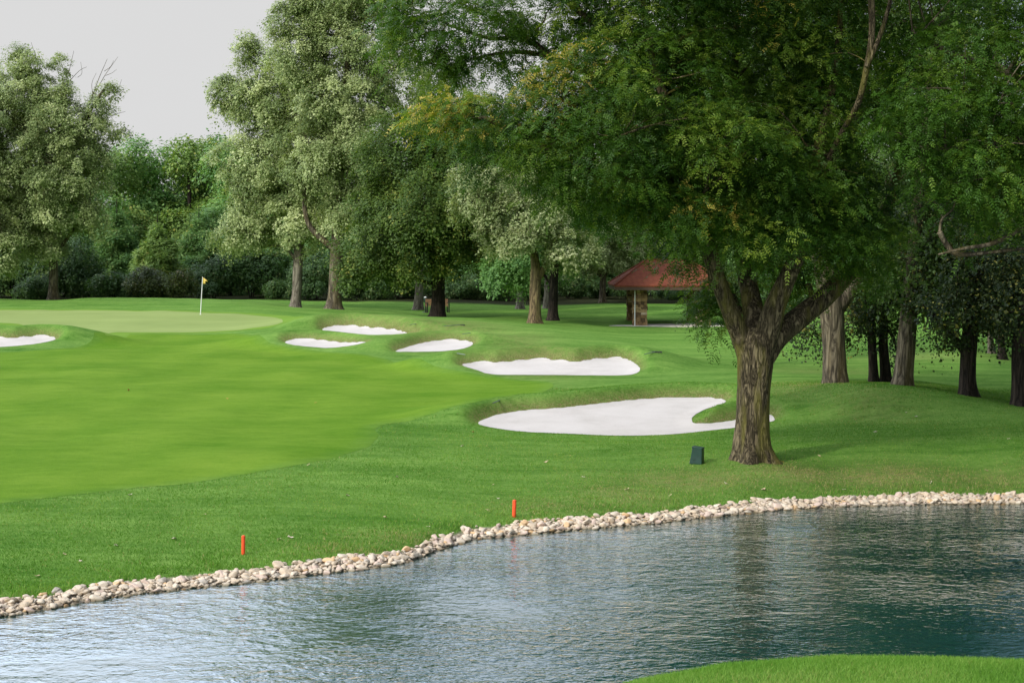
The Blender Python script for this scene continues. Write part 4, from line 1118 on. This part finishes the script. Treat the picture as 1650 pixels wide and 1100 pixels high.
b = hit(1123, 747); k = b[1] / F
bn = thing('waste_bin', b - [0, 0, .03], 'dark green leaning bin standing in the grass left of the big tree trunk', 'bin', rotz=-.35)
mb = MB()
def ring(z, hx0, hx1, hy): return [(hx0, -hy, z), (hx1, -hy, z), (hx1, hy, z), (hx0, hy, z)]
H_ = 29 * k
w = 10.2 * k
lv = [(0, -w * 1.02, w * .98, w * .85), (.04, -w * 1.05, w * 1.0, w * .9), (H_ * .5, -w * .82, w * 1.0, w * .8), (H_ * .97, -w * .62, w * 1.02, w * .72)]
V = []
for q in lv: V += ring(*q)
Fs = [(0, 3, 2, 1)] + [(i * 4 + j, i * 4 + (j + 1) % 4, i * 4 + 4 + (j + 1) % 4, i * 4 + 4 + j) for i in range(3) for j in range(4)]
mb.add(V, Fs); bevel_obj(mb.build('body', M_BIN, bn), .018, 3)
mb = MB(); z = H_ * .97
V = ring(z - .012, -w * .68, w * 1.08, w * .78) + [(-w * .66, -w * .76, z + .030), (w * 1.06, -w * .76, z + .004), (w * 1.06, w * .76, z + .004), (-w * .66, w * .76, z + .030)]
mb.add(V, [(0, 3, 2, 1), (4, 5, 6, 7)] + [(j, (j + 1) % 4, 4 + (j + 1) % 4, 4 + j) for j in range(4)]); bevel_obj(mb.build('lid', M_BIN, bn), .010, 2)
mb = MB(); v, f = box_vf(-w * .45, -w * .12, -w * .90, -w * .80, H_ * .3, H_ * .36); mb.add(v, f); mb.build('handle', M_BIN, bn)

# --- shelter
def roof_mat():
    m, nt, out = new_mat('red_shingles'); g = NG(nt)
    p = g.coords('Object')
    br = g.n('ShaderNodeTexBrick'); br.inputs['Scale'].default_value = 1.0
    br.inputs['Brick Width'].default_value = .30; br.inputs['Row Height'].default_value = .16; br.inputs['Mortar Size'].default_value = .012
    br.inputs['Color1'].default_value = (.225, .068, .032, 1); br.inputs['Color2'].default_value = (.185, .054, .027, 1); br.inputs['Mortar'].default_value = (.12, .022, .015, 1)
    cm = g.n('ShaderNodeCombineXYZ'); sp = g.n('ShaderNodeSeparateXYZ'); g.l(p, sp.inputs[0])
    g.l(g.math('ADD', sp.outputs['X'], g.math('MULTIPLY', sp.outputs['Y'], .9)), cm.inputs['X']); g.l(g.math('MULTIPLY', sp.outputs['Z'], 2.2), cm.inputs['Y'])
    g.l(cm.outputs[0], br.inputs['Vector'])
    nz = g.noise(p, 2.0, 5, .65)
    col = g.mix(g.mapr(nz, .35, .7), br.outputs['Color'], g.mix(1.0, br.outputs['Color'], (.72, .75, .8), 'MULTIPLY'))
    g.l(g.bsdf(col, .9, .15, g.bump(br.outputs['Fac'], -.4, .02)).outputs[0], out.inputs['Surface'])
    return m
def stone_mat():
    m, nt, out = new_mat('field_stone'); g = NG(nt)
    c0 = g.noise(g.coords('Object'), 5.0, 4, .6)
    t = g.attr('tint')
    col = g.ramp(t, [(0, (.05, .035, .022)), (.3, (.16, .10, .05)), (.55, (.30, .19, .085)), (.8, (.40, .28, .14)), (1, (.55, .46, .36))])
    col = g.mix(g.mapr(c0, .35, .7), col, g.mix(1.0, col, (.6, .58, .55), 'MULTIPLY'))
    g.l(g.bsdf(col, .85, .2, g.bump(c0, .5, .03)).outputs[0], out.inputs['Surface'])
    return m
M_ROOF, M_STONE = roof_mat(), stone_mat()
D = 96.0; k = D / F
gb = pt(1082, 524, D)
gz0 = float(height([gb[0]], [D])[0])
sh = thing('shelter', (gb[0], D + 2.6, gz0 - .02), 'open shelter with a red shingled hip roof on stone pillars over a concrete slab', 'shelter')
zf = CAMZ - (524 - 400) * k - gz0 + .02          # slab top
mb = MB(); v, f = box_vf(-3.56, 2.95, -3.05, 3.2, -.5, max(zf, .07)); mb.add(v, f); bevel_obj(mb.build('slab', M_SLAB, sh), .02)
zs = max(zf, .07)
ze = zs + 59 * k                                   # underside of the eaves
hx, hy = 93 * k, 3.4
mb = MB()
rl = 1.25                                           # half ridge
zt = ze + .30 + 37 * k
V = [(-hx, -hy, ze + .20), (hx, -hy, ze + .20), (hx, hy, ze + .20), (-hx, hy, ze + .20), (-rl, 0, zt), (rl, 0, zt), (-hx, -hy, ze + .12), (hx, -hy, ze + .12), (hx, hy, ze + .12), (-hx, hy, ze + .12)]
mb.add(V[:4] + V[4:6], [(0, 1, 5, 4), (2, 3, 4, 5)]); mb.add(V[:6], [(1, 2, 5), (3, 0, 4)])
mb.add(V[:4] + V[6:], [(4, 5, 1, 0), (5, 6, 2, 1), (6, 7, 3, 2), (7, 4, 0, 3), (7, 6, 5, 4)])
rf = mb.build('roof', M_ROOF, sh)
mb = MB()
for a, c in ((V[0], V[4]), (V[1], V[5]), (V[2], V[5]), (V[3], V[4]), (V[4], V[5])):
    tube(mb, [np.array(a) + [0, 0, .02], np.array(c) + [0, 0, .02]], [.05, .05], 6, 2)
mb.build('ridge_cap', M_ROOF, rf)
mb = MB()
for x0, x1, y0, y1 in ((-hx + .03, hx - .03, -hy + .03, -hy + .08), (-hx + .03, hx - .03, hy - .08, hy - .03), (-hx + .03, -hx + .08, -hy + .08, hy - .08), (hx - .08, hx - .03, -hy + .08, hy - .08)):
    v, f = box_vf(x0, x1, y0, y1, ze - .06, ze + .118); mb.add(v, f)
mb.build('fascia', M_FASCIA, sh)
mb = MB(); v, f = box_vf(-hx + .09, hx - .09, -hy + .09, hy - .09, ze + .02, ze + .08); mb.add(v, f); mb.build('soffit', M_DARKWOOD, sh)
pr = np.random.default_rng(5)
pxl = (1031 - 1082) * k
for cx, cy_ in ((pxl, -2.35), (-pxl, -2.35), (pxl, 2.35), (-pxl, 2.35)):
    pl = thing('pillar', (cx, cy_, zs), None, None); pl.parent = sh
    hw = 11.2 * k
    mb = MB(); v, f = box_vf(-hw * .9, hw * .9, -hw * .9, hw * .9, -.02, ze - zs + .03); mb.add(v, f, .05); mb.build('core', M_STONE, pl)
    mb = MB()
    for side in range(4):                          # coursed rubble facing, one shaped block per stone
        z = 0.0
        R_ = Matrix.Rotation(side * math.pi / 2, 3, 'Z')
        while z < ze - zs - .05:
            hh = min(pr.uniform(.10, .22), ze - zs - z)
            x = -hw
            while x < hw - .02:
                ww = min(pr.uniform(.14, .34), hw - x)
                if hw - x - ww < .08: ww = hw - x
                dp = pr.uniform(.02, .07)
                v, f = box_vf(x + .006, x + ww - .006, -hw * .9 - dp, -hw * .9 + .01, z + .006, z + hh - .006, pr.uniform(.82, 1), 1)
                v = np.array(v) + pr.normal(size=(8, 3)) * .010
                v = v @ np.array(R_).T
                mb.add(v, f, np.clip(pr.beta(1.6, 2.0), 0, 1))
                x += ww
            z += hh
    mb.build('stone_facing', M_STONE, pl)
mb = MB(); tube(mb, [(pxl - 8.5 * k, -2.35 - 11.5 * k, zs), (pxl - 8.5 * k, -2.35 - 11.5 * k, ze - .1)], [.028, .028], 8, 2); mb.build('downpipe', M_WHITE, sh, True)

# --- bench beside the dark maple and the ball washer
b = hit(697, 505); k = b[1] / F
be = thing('bench', (b[0] + .25, b[1] + 1.4, float(height([b[0] + .25], [b[1] + 1.4])[0])), 'wooden bench with dark end frames half hidden behind the black maple trunk', 'bench', rotz=.25)
mb = MB()
for j in range(3):
    v, f = box_vf(-.75, .75, .20, .23, .48 + .14 * j, .60 + .14 * j); mb.add(v, f)
mb.build('backrest', M_WOOD, be)
mb = MB()
for j in range(4):
    v, f = box_vf(-.75, .75, -.28 + .12 * j, -.18 + .12 * j, .41, .445); mb.add(v, f)
mb.build('seat', M_WOOD, be)
for x in (-.72, .72):
    mb = MB(); v, f = box_vf(x - .035, x + .035, -.30, -.24, 0, .62); mb.add(v, f); mb.build('leg', M_IRON, be)
    mb = MB(); v, f = box_vf(x - .035, x + .035, .235, .30, 0, .95); mb.add(v, f); mb.build('leg', M_IRON, be)
    mb = MB(); v, f = box_vf(x - .035, x + .035, -.33, .233, .623, .67); mb.add(v, f); mb.build('armrest', M_IRON, be)
b = hit(685.5, 503.5)
bw = thing('ball_washer', b - [0, 0, .03], 'thin dark ball washer post with a pale cap left of the bench', 'ball washer')
mb = MB(); tube(mb, [(0, 0, 0), (0, 0, .75)], [.035, .035], 10, 2); mb.build('post', M_IRON, bw, True)
mb = MB(); tube(mb, [(0, 0, .70), (0, 0, .74), (0, 0, .98), (0, 0, 1.0)], [.07, .10, .10, .07], 14, 7); mb.build('drum', M_BIN, bw, True)
mb = MB(); tube(mb, [(0, 0, 1.0), (0, 0, 1.02), (0, 0, 1.06)], [.10, .11, .05], 14, 5); mb.build('cap', M_WHITE, bw, True)
mb = MB(); tube(mb, [(0, 0, 0), (0, 0, .05), (0, 0, .08)], [.22, .22, .05], 14, 5); mb.build('base', M_IRON, bw, True)

# --- rakes left beside the bunkers
M_RAKE = plain_mat('rake_handle', (.16, .20, .17), .5, .4, .1)
def make_rake():
    r = thing('bunker_rake', (0, 0, 0), 'x', 'rake', 'bunker rakes lying in the grass')
    mb = MB(); tube(mb, [(-.65, 0, .04), (0, 0, .045), (.65, 0, .05)], [.014, .014, .014], 8, 4); mb.build('handle', M_RAKE, r, True)
    mb = MB(); v, f = box_vf(.65, .70, -.25, .25, .03, .07); mb.add(v, f); mb.build('head', M_IRON, r)
    for j in range(9):
        mb = MB(); y0 = -.24 + .06 * j; tube(mb, [(.675, y0, .035), (.70, y0, -.05)], [.010, .004], 5, 2); mb.build('tine', M_IRON, r)
    return r
rk0 = make_rake()
for j, (px, py, a, lab) in enumerate([(669, 524, 1.25, 'rake lying on the mound behind the highest bunker, left one of two'), (728, 526, 1.0, 'rake lying on the mound right of the highest bunker'), (756, 540, 1.15, 'rake lying above the small wedge shaped bunker'),
                                      (738, 574, 2.0, 'rake lying in the grass between the wedge bunker and the wide flat bunker'), (803, 651, 1.35, 'rake lying by the left corner of the largest bunker'), (1047, 571, 1.2, 'rake lying on the lawn above the right end of the wide flat bunker')]):
    p = hit(px, py)
    if j == 0: rk0.location = Vector(p); rk0.rotation_euler = (0, 0, a); rk0['label'] = lab
    else: copy_thing(rk0, p, a, (1, 1, 1), lab)

# --- fallen leaves
M_LF = [plain_mat('fallen_leaf_tan', (.50, .38, .22), .7, .3, .2, 30), plain_mat('fallen_leaf_orange', (.45, .20, .06), .7, .3, .2, 30), plain_mat('fallen_leaf_pale', (.50, .43, .30), .7, .3, .15, 30)]
lr = np.random.default_rng(77)
def leaf_mesh(m):
    t = np.linspace(0, 2 * math.pi, 15)[:-1]
    r = .5 * (.62 + .38 * np.abs(np.cos(2.5 * t)))
    V = np.stack([r * np.cos(t), r * np.sin(t) * .8, .16 * np.cos(t) ** 2 + .08 * np.sin(3 * t)], -1)
    mb = MB(); mb.add(np.vstack([V, [[0, 0, .03]]]), [(i, (i + 1) % 14, 14) for i in range(14)])
    o = mb.build('fallen_leaf', m); s_ = o.modifiers.new('thickness', 'SOLIDIFY'); s_.thickness = .03
    return o
protos = [leaf_mesh(m) for m in M_LF]
CN = ['tan', 'orange', 'pale']
SP = [(207, 630, 1), (508, 650, 1), (366, 643, 1), (497, 750, 0), (210, 799, 2), (450, 870, 0), (130, 905, 2), (104, 895, 0), (187, 881, 2), (468, 867, 2), (785, 823, 0), (803, 805, 2), (795, 782, 0), (640, 770, 2),
      (1460, 668, 2), (1476, 672, 2), (1625, 708, 2), (1410, 697, 2), (762, 697, 1), (745, 720, 2), (880, 745, 0), (940, 770, 2), (1010, 790, 0), (1080, 800, 0), (1170, 780, 2), (1260, 745, 1), (1320, 735, 0), (1500, 780, 2), (560, 800, 2), (330, 830, 0),
      (690, 850, 2), (620, 835, 0), (280, 870, 2), (60, 930, 0), (1230, 790, 0), (1360, 790, 2), (1590, 760, 0), (700, 905, 0)]
first = [True] * 3
WHERE = {0: 'curled tan fallen leaf lying on the mown grass', 1: 'orange fallen leaf lying on the mown grass', 2: 'pale bleached fallen leaf lying on the mown grass'}
for px, py, c in SP:
    if py > 860 and px > 640: continue
    p = hit(px, py); s_ = lr.uniform(.05, .095)
    if first[c]: o = protos[c]; first[c] = False
    else: o = protos[c].copy(); COL.objects.link(o)
    o.location = Vector(p + [0, 0, .02]); o.rotation_euler = (lr.normal() * .3, lr.normal() * .3, lr.random() * 6.28); o.scale = (s_ * 1.3, s_, s_)
    tag(o, WHERE[c], 'leaf', f'{CN[c]} fallen leaves on the grass')

# ---------------------------------------------------------------- rock edging of the pond
def rock_mat(name, c):
    m, nt, out = new_mat(name); g = NG(nt)
    p = g.coords('Object')
    n1 = g.noise(p, 2.2, 5, .6); n2 = g.noise(p, 9.0, 4, .65)
    f = g.math('ADD', g.math('MULTIPLY', n1, .6), g.math('MULTIPLY', n2, .4))
    d = tuple(x * .80 for x in c); l = tuple(min(.85, x * 1.18) for x in c)
    col = g.ramp(f, [(.3, d), (.5, c), (.72, l)])
    st = g.noise(p, 1.1, 3, .5)
    col = g.mix(g.mapr(st, .56, .72, 0, .28), col, (.55, .36, .18))
    gp = g.n('ShaderNodeNewGeometry'); sz = g.n('ShaderNodeSeparateXYZ'); g.l(gp.outputs['Position'], sz.inputs[0])
    wz = g.mapr(g.math('ADD', sz.outputs['Z'], g.math('MULTIPLY', n2, -.03)), -.005, .03)
    col = g.mix(wz, g.mix(1.0, col, (.34, .33, .27), 'MULTIPLY'), col)
    g.l(g.bsdf(col, .7, .3, g.bump(n2, .35, .05)).outputs[0], out.inputs['Surface'])
    return m
RC = [('white', (.58, .485, .365), .46, 'rounded off white stone in the rock edging of the far pond shore'), ('cream', (.53, .42, .295), .32, 'rounded cream stone in the rock edging of the far pond shore'), ('pink', (.55, .42, .33), .12, 'pinkish stone in the rock edging of the far pond shore'),
      ('orange', (.60, .40, .21), .06, 'orange stone in the rock edging of the far pond shore'), ('grey', (.40, .35, .28), .04, 'grey stone in the rock edging of the far pond shore')]
rs = np.random.default_rng(99)
def ico(sub=3):
    import bmesh
    bm = bmesh.new(); bmesh.ops.create_icosphere(bm, subdivisions=sub, radius=1)
    V = np.array([v.co[:] for v in bm.verts]); Fc = np.array([[v.index for v in f.verts] for f in bm.faces]); bm.free()
    return V, Fc
IV, IF = ico(3)
def rock_shape(seed):
    r = np.random.default_rng(seed)
    V = IV.copy()
    for _ in range(9):                             # worn flats
        d = unit(r.normal(size=3)); h = r.uniform(.5, .8)
        q = V @ d
        V = V - np.maximum(q - h, 0)[:, None] * d * .85
    V *= (1 + .22 * (fbm(IV * 1.6 + seed * 3.1, 3, seed) - .5))[:, None]
    return V * np.array([r.uniform(.9, 1.25), r.uniform(.75, 1.0), r.uniform(.45, .68)])
SHAPES = [rock_shape(200 + j) for j in range(8)]
st = []
for x in np.arange(-11.5, 15.5, .030):
    yb = float(y_far(np.array([x]))[0])
    for row in range(12):
        s = -.11 + .060 * row + rs.normal() * .025
        if s > .48 + .07 * math.sin(x * 1.7) + .05 * math.sin(x * 4.1) + .06 * rs.normal(): continue
        if rs.random() > .60: continue
        R = rs.lognormal(math.log(.037), .44); R = min(max(R, .018), .095)
        st.append((x + rs.normal() * .03, yb + s, s, R))
st = np.array(st)
zz = height(st[:, 0], st[:, 1])
ang = np.abs(st[:, 0] / st[:, 1])
size = np.where(ang < .305, st[:, 3] / st[:, 1], 0)
order = np.argsort(-size)
cum = np.cumsum([c[2] for c in RC])
colr = np.searchsorted(cum, rs.random(len(st)) * cum[-1])
mats = [rock_mat(c[0] + '_stone', c[1]) for c in RC]
meshes = {}
rest = {c: MB() for c in range(len(RC))}
allrest = MB()
for rank, i in enumerate(order):
    x, y, s, R = st[i]; c = int(colr[i]); sh_ = rs.integers(8)
    rot = (rs.normal() * .3, rs.normal() * .3, rs.random() * 6.28)
    loc = Vector((x, y, zz[i] + R * .18 + .012))
    if rank < 300:
        key = (c, int(sh_))
        if key not in meshes:
            mb = MB(); mb.add(SHAPES[sh_], IF); o = mb.build('shore_stone', mats[c], None, True); meshes[key] = o
        else:
            o = meshes[key].copy(); COL.objects.link(o)
        o.location = loc; o.rotation_euler = rot; o.scale = (R * 1.15, R * 1.15, R * 1.1)
        tag(o, RC[c][3], 'stone', f'{RC[c][0]} stones edging the pond')
    else:
        M = Matrix.LocRotScale(loc, __import__('mathutils').Euler(rot), Vector((R * 1.15, R * 1.15, R * 1.1)))
        A = np.array(M)
        allrest.add(SHAPES[sh_] @ A[:3, :3].T + A[:3, 3], IF, (c + .5) / 5 )
def rest_mat():
    m, nt, out = new_mat('mixed_stones'); g = NG(nt)
    p = g.coords('Object')
    stops = [((j + .0) / 5 + .001, RC[j][1]) for j in range(5)]
    col = g.ramp(g.attr('tint'), stops); col.node.color_ramp.interpolation = 'CONSTANT'
    n2 = g.noise(p, 25.0, 4, .65)
    col = g.mix(g.mapr(n2, .35, .7), g.mix(1.0, col, (.82, .8, .78), 'MULTIPLY'), col)
    gp = g.n('ShaderNodeNewGeometry'); sz = g.n('ShaderNodeSeparateXYZ'); g.l(gp.outputs['Position'], sz.inputs[0])
    wz = g.mapr(g.math('ADD', sz.outputs['Z'], g.math('MULTIPLY', n2, -.03)), -.005, .03)
    col = g.mix(wz, g.mix(1.0, col, (.34, .33, .27), 'MULTIPLY'), col)
    g.l(g.bsdf(col, .7, .3, g.bump(n2, .3, .02)).outputs[0], out.inputs['Surface'])
    return m
tag(allrest.build('shore_stones', rest_mat(), None, True), 'the smaller and farther stones of the rock edging, too many to count', 'stones', kind='stuff')
print('stones', len(st))

# ---------------------------------------------------------------- grass blades of the near rough
def blades_mat():
    m, nt, out = new_mat('grass_blades'); g = NG(nt)
    col = g.ramp(g.attr('tint'), [(0, (.052, .155, .014)), (.5, (.125, .262, .036)), (.8, (.235, .36, .078)), (.9, (.31, .29, .10)), (1, (.42, .35, .17))])
    b_ = g.bsdf(col, .7, .05)
    t = g.n('ShaderNodeBsdfTranslucent'); g.l(g.mix(1.0, col, (1.2, 1.3, .6), 'MULTIPLY'), t.inputs['Color'])
    mx = g.n('ShaderNodeMixShader'); mx.inputs[0].default_value = .35
    g.l(b_.outputs[0], mx.inputs[1]); g.l(t.outputs[0], mx.inputs[2]); g.l(mx.outputs[0], out.inputs['Surface'])
    return m
M_BL = blades_mat()
br = np.random.default_rng(3)
def blades(name, x, y, z, h, w, tint, label):
    n = len(x)
    a = br.random(n) * 2 * math.pi
    lean = br.normal(size=(n, 2)) * .45
    b0 = np.stack([x, y, z - .005], -1)
    s = np.stack([np.cos(a), np.sin(a), 0 * a], -1) * (w / 2)[:, None]
    tip = b0 + np.stack([lean[:, 0] * h, lean[:, 1] * h, h], -1)
    V = np.stack([b0 - s, b0 + s, tip], 1).reshape(-1, 3)
    mb = MB(); mb.add(V, np.arange(3 * n).reshape(-1, 3), np.clip(tint, 0, 1))
    tag(mb.build(name, M_BL), label, 'grass', kind='stuff')
# far bank
N = 520000
y = 22.5 + (52 - 22.5) * br.random(N) ** 1.25
x = (br.random(N) * 2 - 1) * .335 * y
s = y - y_far(x)
keep = s > .42 + .18 * br.random(N)
for P in [FAIR] + [b['poly'] for b in BUNK]:
    lo, hi = P.min(0) - 1, P.max(0) + 1
    m = (x > lo[0]) & (x < hi[0]) & (y > lo[1]) & (y < hi[1]) & keep
    d = np.full(N, 9.0); d[m] = poly_sdf(x[m], y[m], P)[0]
    keep &= d > .03
x, y, s = x[keep], y[keep], s[keep]
z = height(x, y)
fringe = np.exp(-np.maximum(s - .4, 0) / .8)
pat = fbm(np.stack([x * .8, y * .5, 0 * x], -1), 3, 4); pat2 = fbm(np.stack([x * 4, y * 3, 0 * x], -1), 2, 6)
dk = np.zeros(len(x))
h = (.016 + .020 * pat2 + .07 * fringe * pat2) * br.uniform(.6, 1.4, len(x))
w = (.006 + .00016 * y) * br.uniform(.7, 1.4, len(x)) * 1.3
tint = .05 + .75 * pat + .25 * (pat2 - .5) + br.normal(size=len(x)) * .14
dr = np.zeros(len(x))
for q in DRY: dr = np.maximum(dr, q[4] * np.exp(-((x - q[0]) / q[2]) ** 2 - ((y - q[1]) / q[3]) ** 2))
tint = np.where(br.random(len(x)) < .03 + .9 * dr * smooth(.25, .55, pat2 * .5 + pat * .5), br.uniform(.85, 1, len(x)), np.clip(tint, 0, .84))
blades('rough_grass', x, y, z, h, w, tint, 'short blades of the mown rough on the far bank of the pond')
# near bank
N = 160000
y = 15.5 + 4.6 * br.random(N); x = -2 + br.random(N) * 10
keep = (y_near(x) - y) > .02
x, y = x[keep], y[keep]; z = height(x, y)
pat = fbm(np.stack([x * .8, y * .5, 0 * x], -1), 3, 14)
h = .045 * br.uniform(.5, 1.5, len(x)); w = .008 * br.uniform(.7, 1.4, len(x))
blades('bank_grass', x, y, z, h, w, np.clip(.3 + .6 * pat + br.normal(size=len(x)) * .12, 0, .88), 'bright short grass on the near bank of the pond')
# ---------------------------------------------------------------- camera, sun, sky
cam_d = bpy.data.cameras.new('camera')
cam = bpy.data.objects.new('camera', cam_d)
COL.objects.link(cam)
cam.location = (0, 0, CAMZ)
cam.rotation_euler = (math.pi / 2 - PITCH, 0, 0)
cam_d.sensor_fit = 'HORIZONTAL'
cam_d.sensor_width = 36
cam_d.lens = F / 1650 * 36
cam_d.clip_start = 0.1
cam_d.clip_end = 6000
scene.camera = cam

SUN = Vector((-0.62, -0.60, 0.56)).normalized()
el = math.asin(SUN.z); az = math.atan2(SUN.x, SUN.y)
sd = bpy.data.lights.new('sun', 'SUN')
sd.energy = 2.7
sd.angle = math.radians(4.0)
sd.color = (1.0, .95, .86)
so = bpy.data.objects.new('sun', sd)
so.rotation_euler = (-SUN).to_track_quat('-Z', 'Y').to_euler()
so.location = (-40, -20, 60)
COL.objects.link(so)

w = bpy.data.worlds.new('World')
scene.world = w
w.use_nodes = True
nt = w.node_tree
nt.nodes.clear()
g = NG(nt)
out = nt.nodes.new('ShaderNodeOutputWorld')
sky = g.n('ShaderNodeTexSky', sky_type='NISHITA')
sky.sun_disc = False
sky.sun_elevation = el
sky.sun_rotation = az
sky.air_density = 1.2
sky.dust_density = 1.5
b1 = g.n('ShaderNodeBackground'); b1.inputs['Strength'].default_value = .06
g.l(sky.outputs[0], b1.inputs['Color'])
tc = g.n('ShaderNodeTexCoord')
sep = g.n('ShaderNodeSeparateXYZ'); g.l(tc.outputs['Generated'], sep.inputs[0])
mp = g.n('ShaderNodeMapping'); mp.inputs['Scale'].default_value = (1.2, 1.2, 3.0)
g.l(tc.outputs['Generated'], mp.inputs['Vector'])
nz = g.noise(mp.outputs[0], 2.2, 5, .55, .3)
low = g.mapr(sep.outputs['Z'], .16, .42, 1.0, 0.0)      # thick haze and cloud low down, thinning overhead
side = g.math('MULTIPLY', sep.outputs['X'], -2.8)
cov = g.math('ADD', g.math('ADD', g.math('MULTIPLY', low, 1.0), g.math('MULTIPLY', nz, 1.0)), g.math('ADD', side, g.math('ADD', g.math('MULTIPLY', sep.outputs['Y'], -.75), .30)))
cov = g.mapr(cov, .25, .75, .10, 1.0)
b2 = g.n('ShaderNodeBackground')
cc = g.mix(g.noise(mp.outputs[0], 3.0, 4, .5), (.66, .66, .662), (.705, .705, .705))
cc = g.mix(g.mapr(sep.outputs['Z'], .16, .34), cc, (.50, .545, .64))
g.l(cc, b2.inputs['Color']); hi = g.mapr(sep.outputs['Z'], .17, .38)
lft = g.mapr(sep.outputs['X'], -.30, .08, 4.0, .4)
g.l(g.math('ADD', 1.0, g.math('MULTIPLY', hi, lft)), b2.inputs['Strength'])
ms = g.n('ShaderNodeMixShader')
g.l(cov, ms.inputs[0]); g.l(b1.outputs[0], ms.inputs[1]); g.l(b2.outputs[0], ms.inputs[2])
g.l(ms.outputs[0], out.inputs['Surface'])

scene.render.engine = 'CYCLES'
cy = scene.cycles
cy.max_bounces = 6
cy.diffuse_bounces = 3
cy.glossy_bounces = 3
cy.transmission_bounces = 3
cy.transparent_max_bounces = 4
cy.use_denoising = True
cy.sample_clamp_indirect = 4.0
vs = scene.view_settings
vs.view_transform = 'Standard'
vs.look = 'None'
vs.exposure = 0.06
vs.gamma = 1.0
vs.use_curve_mapping = False
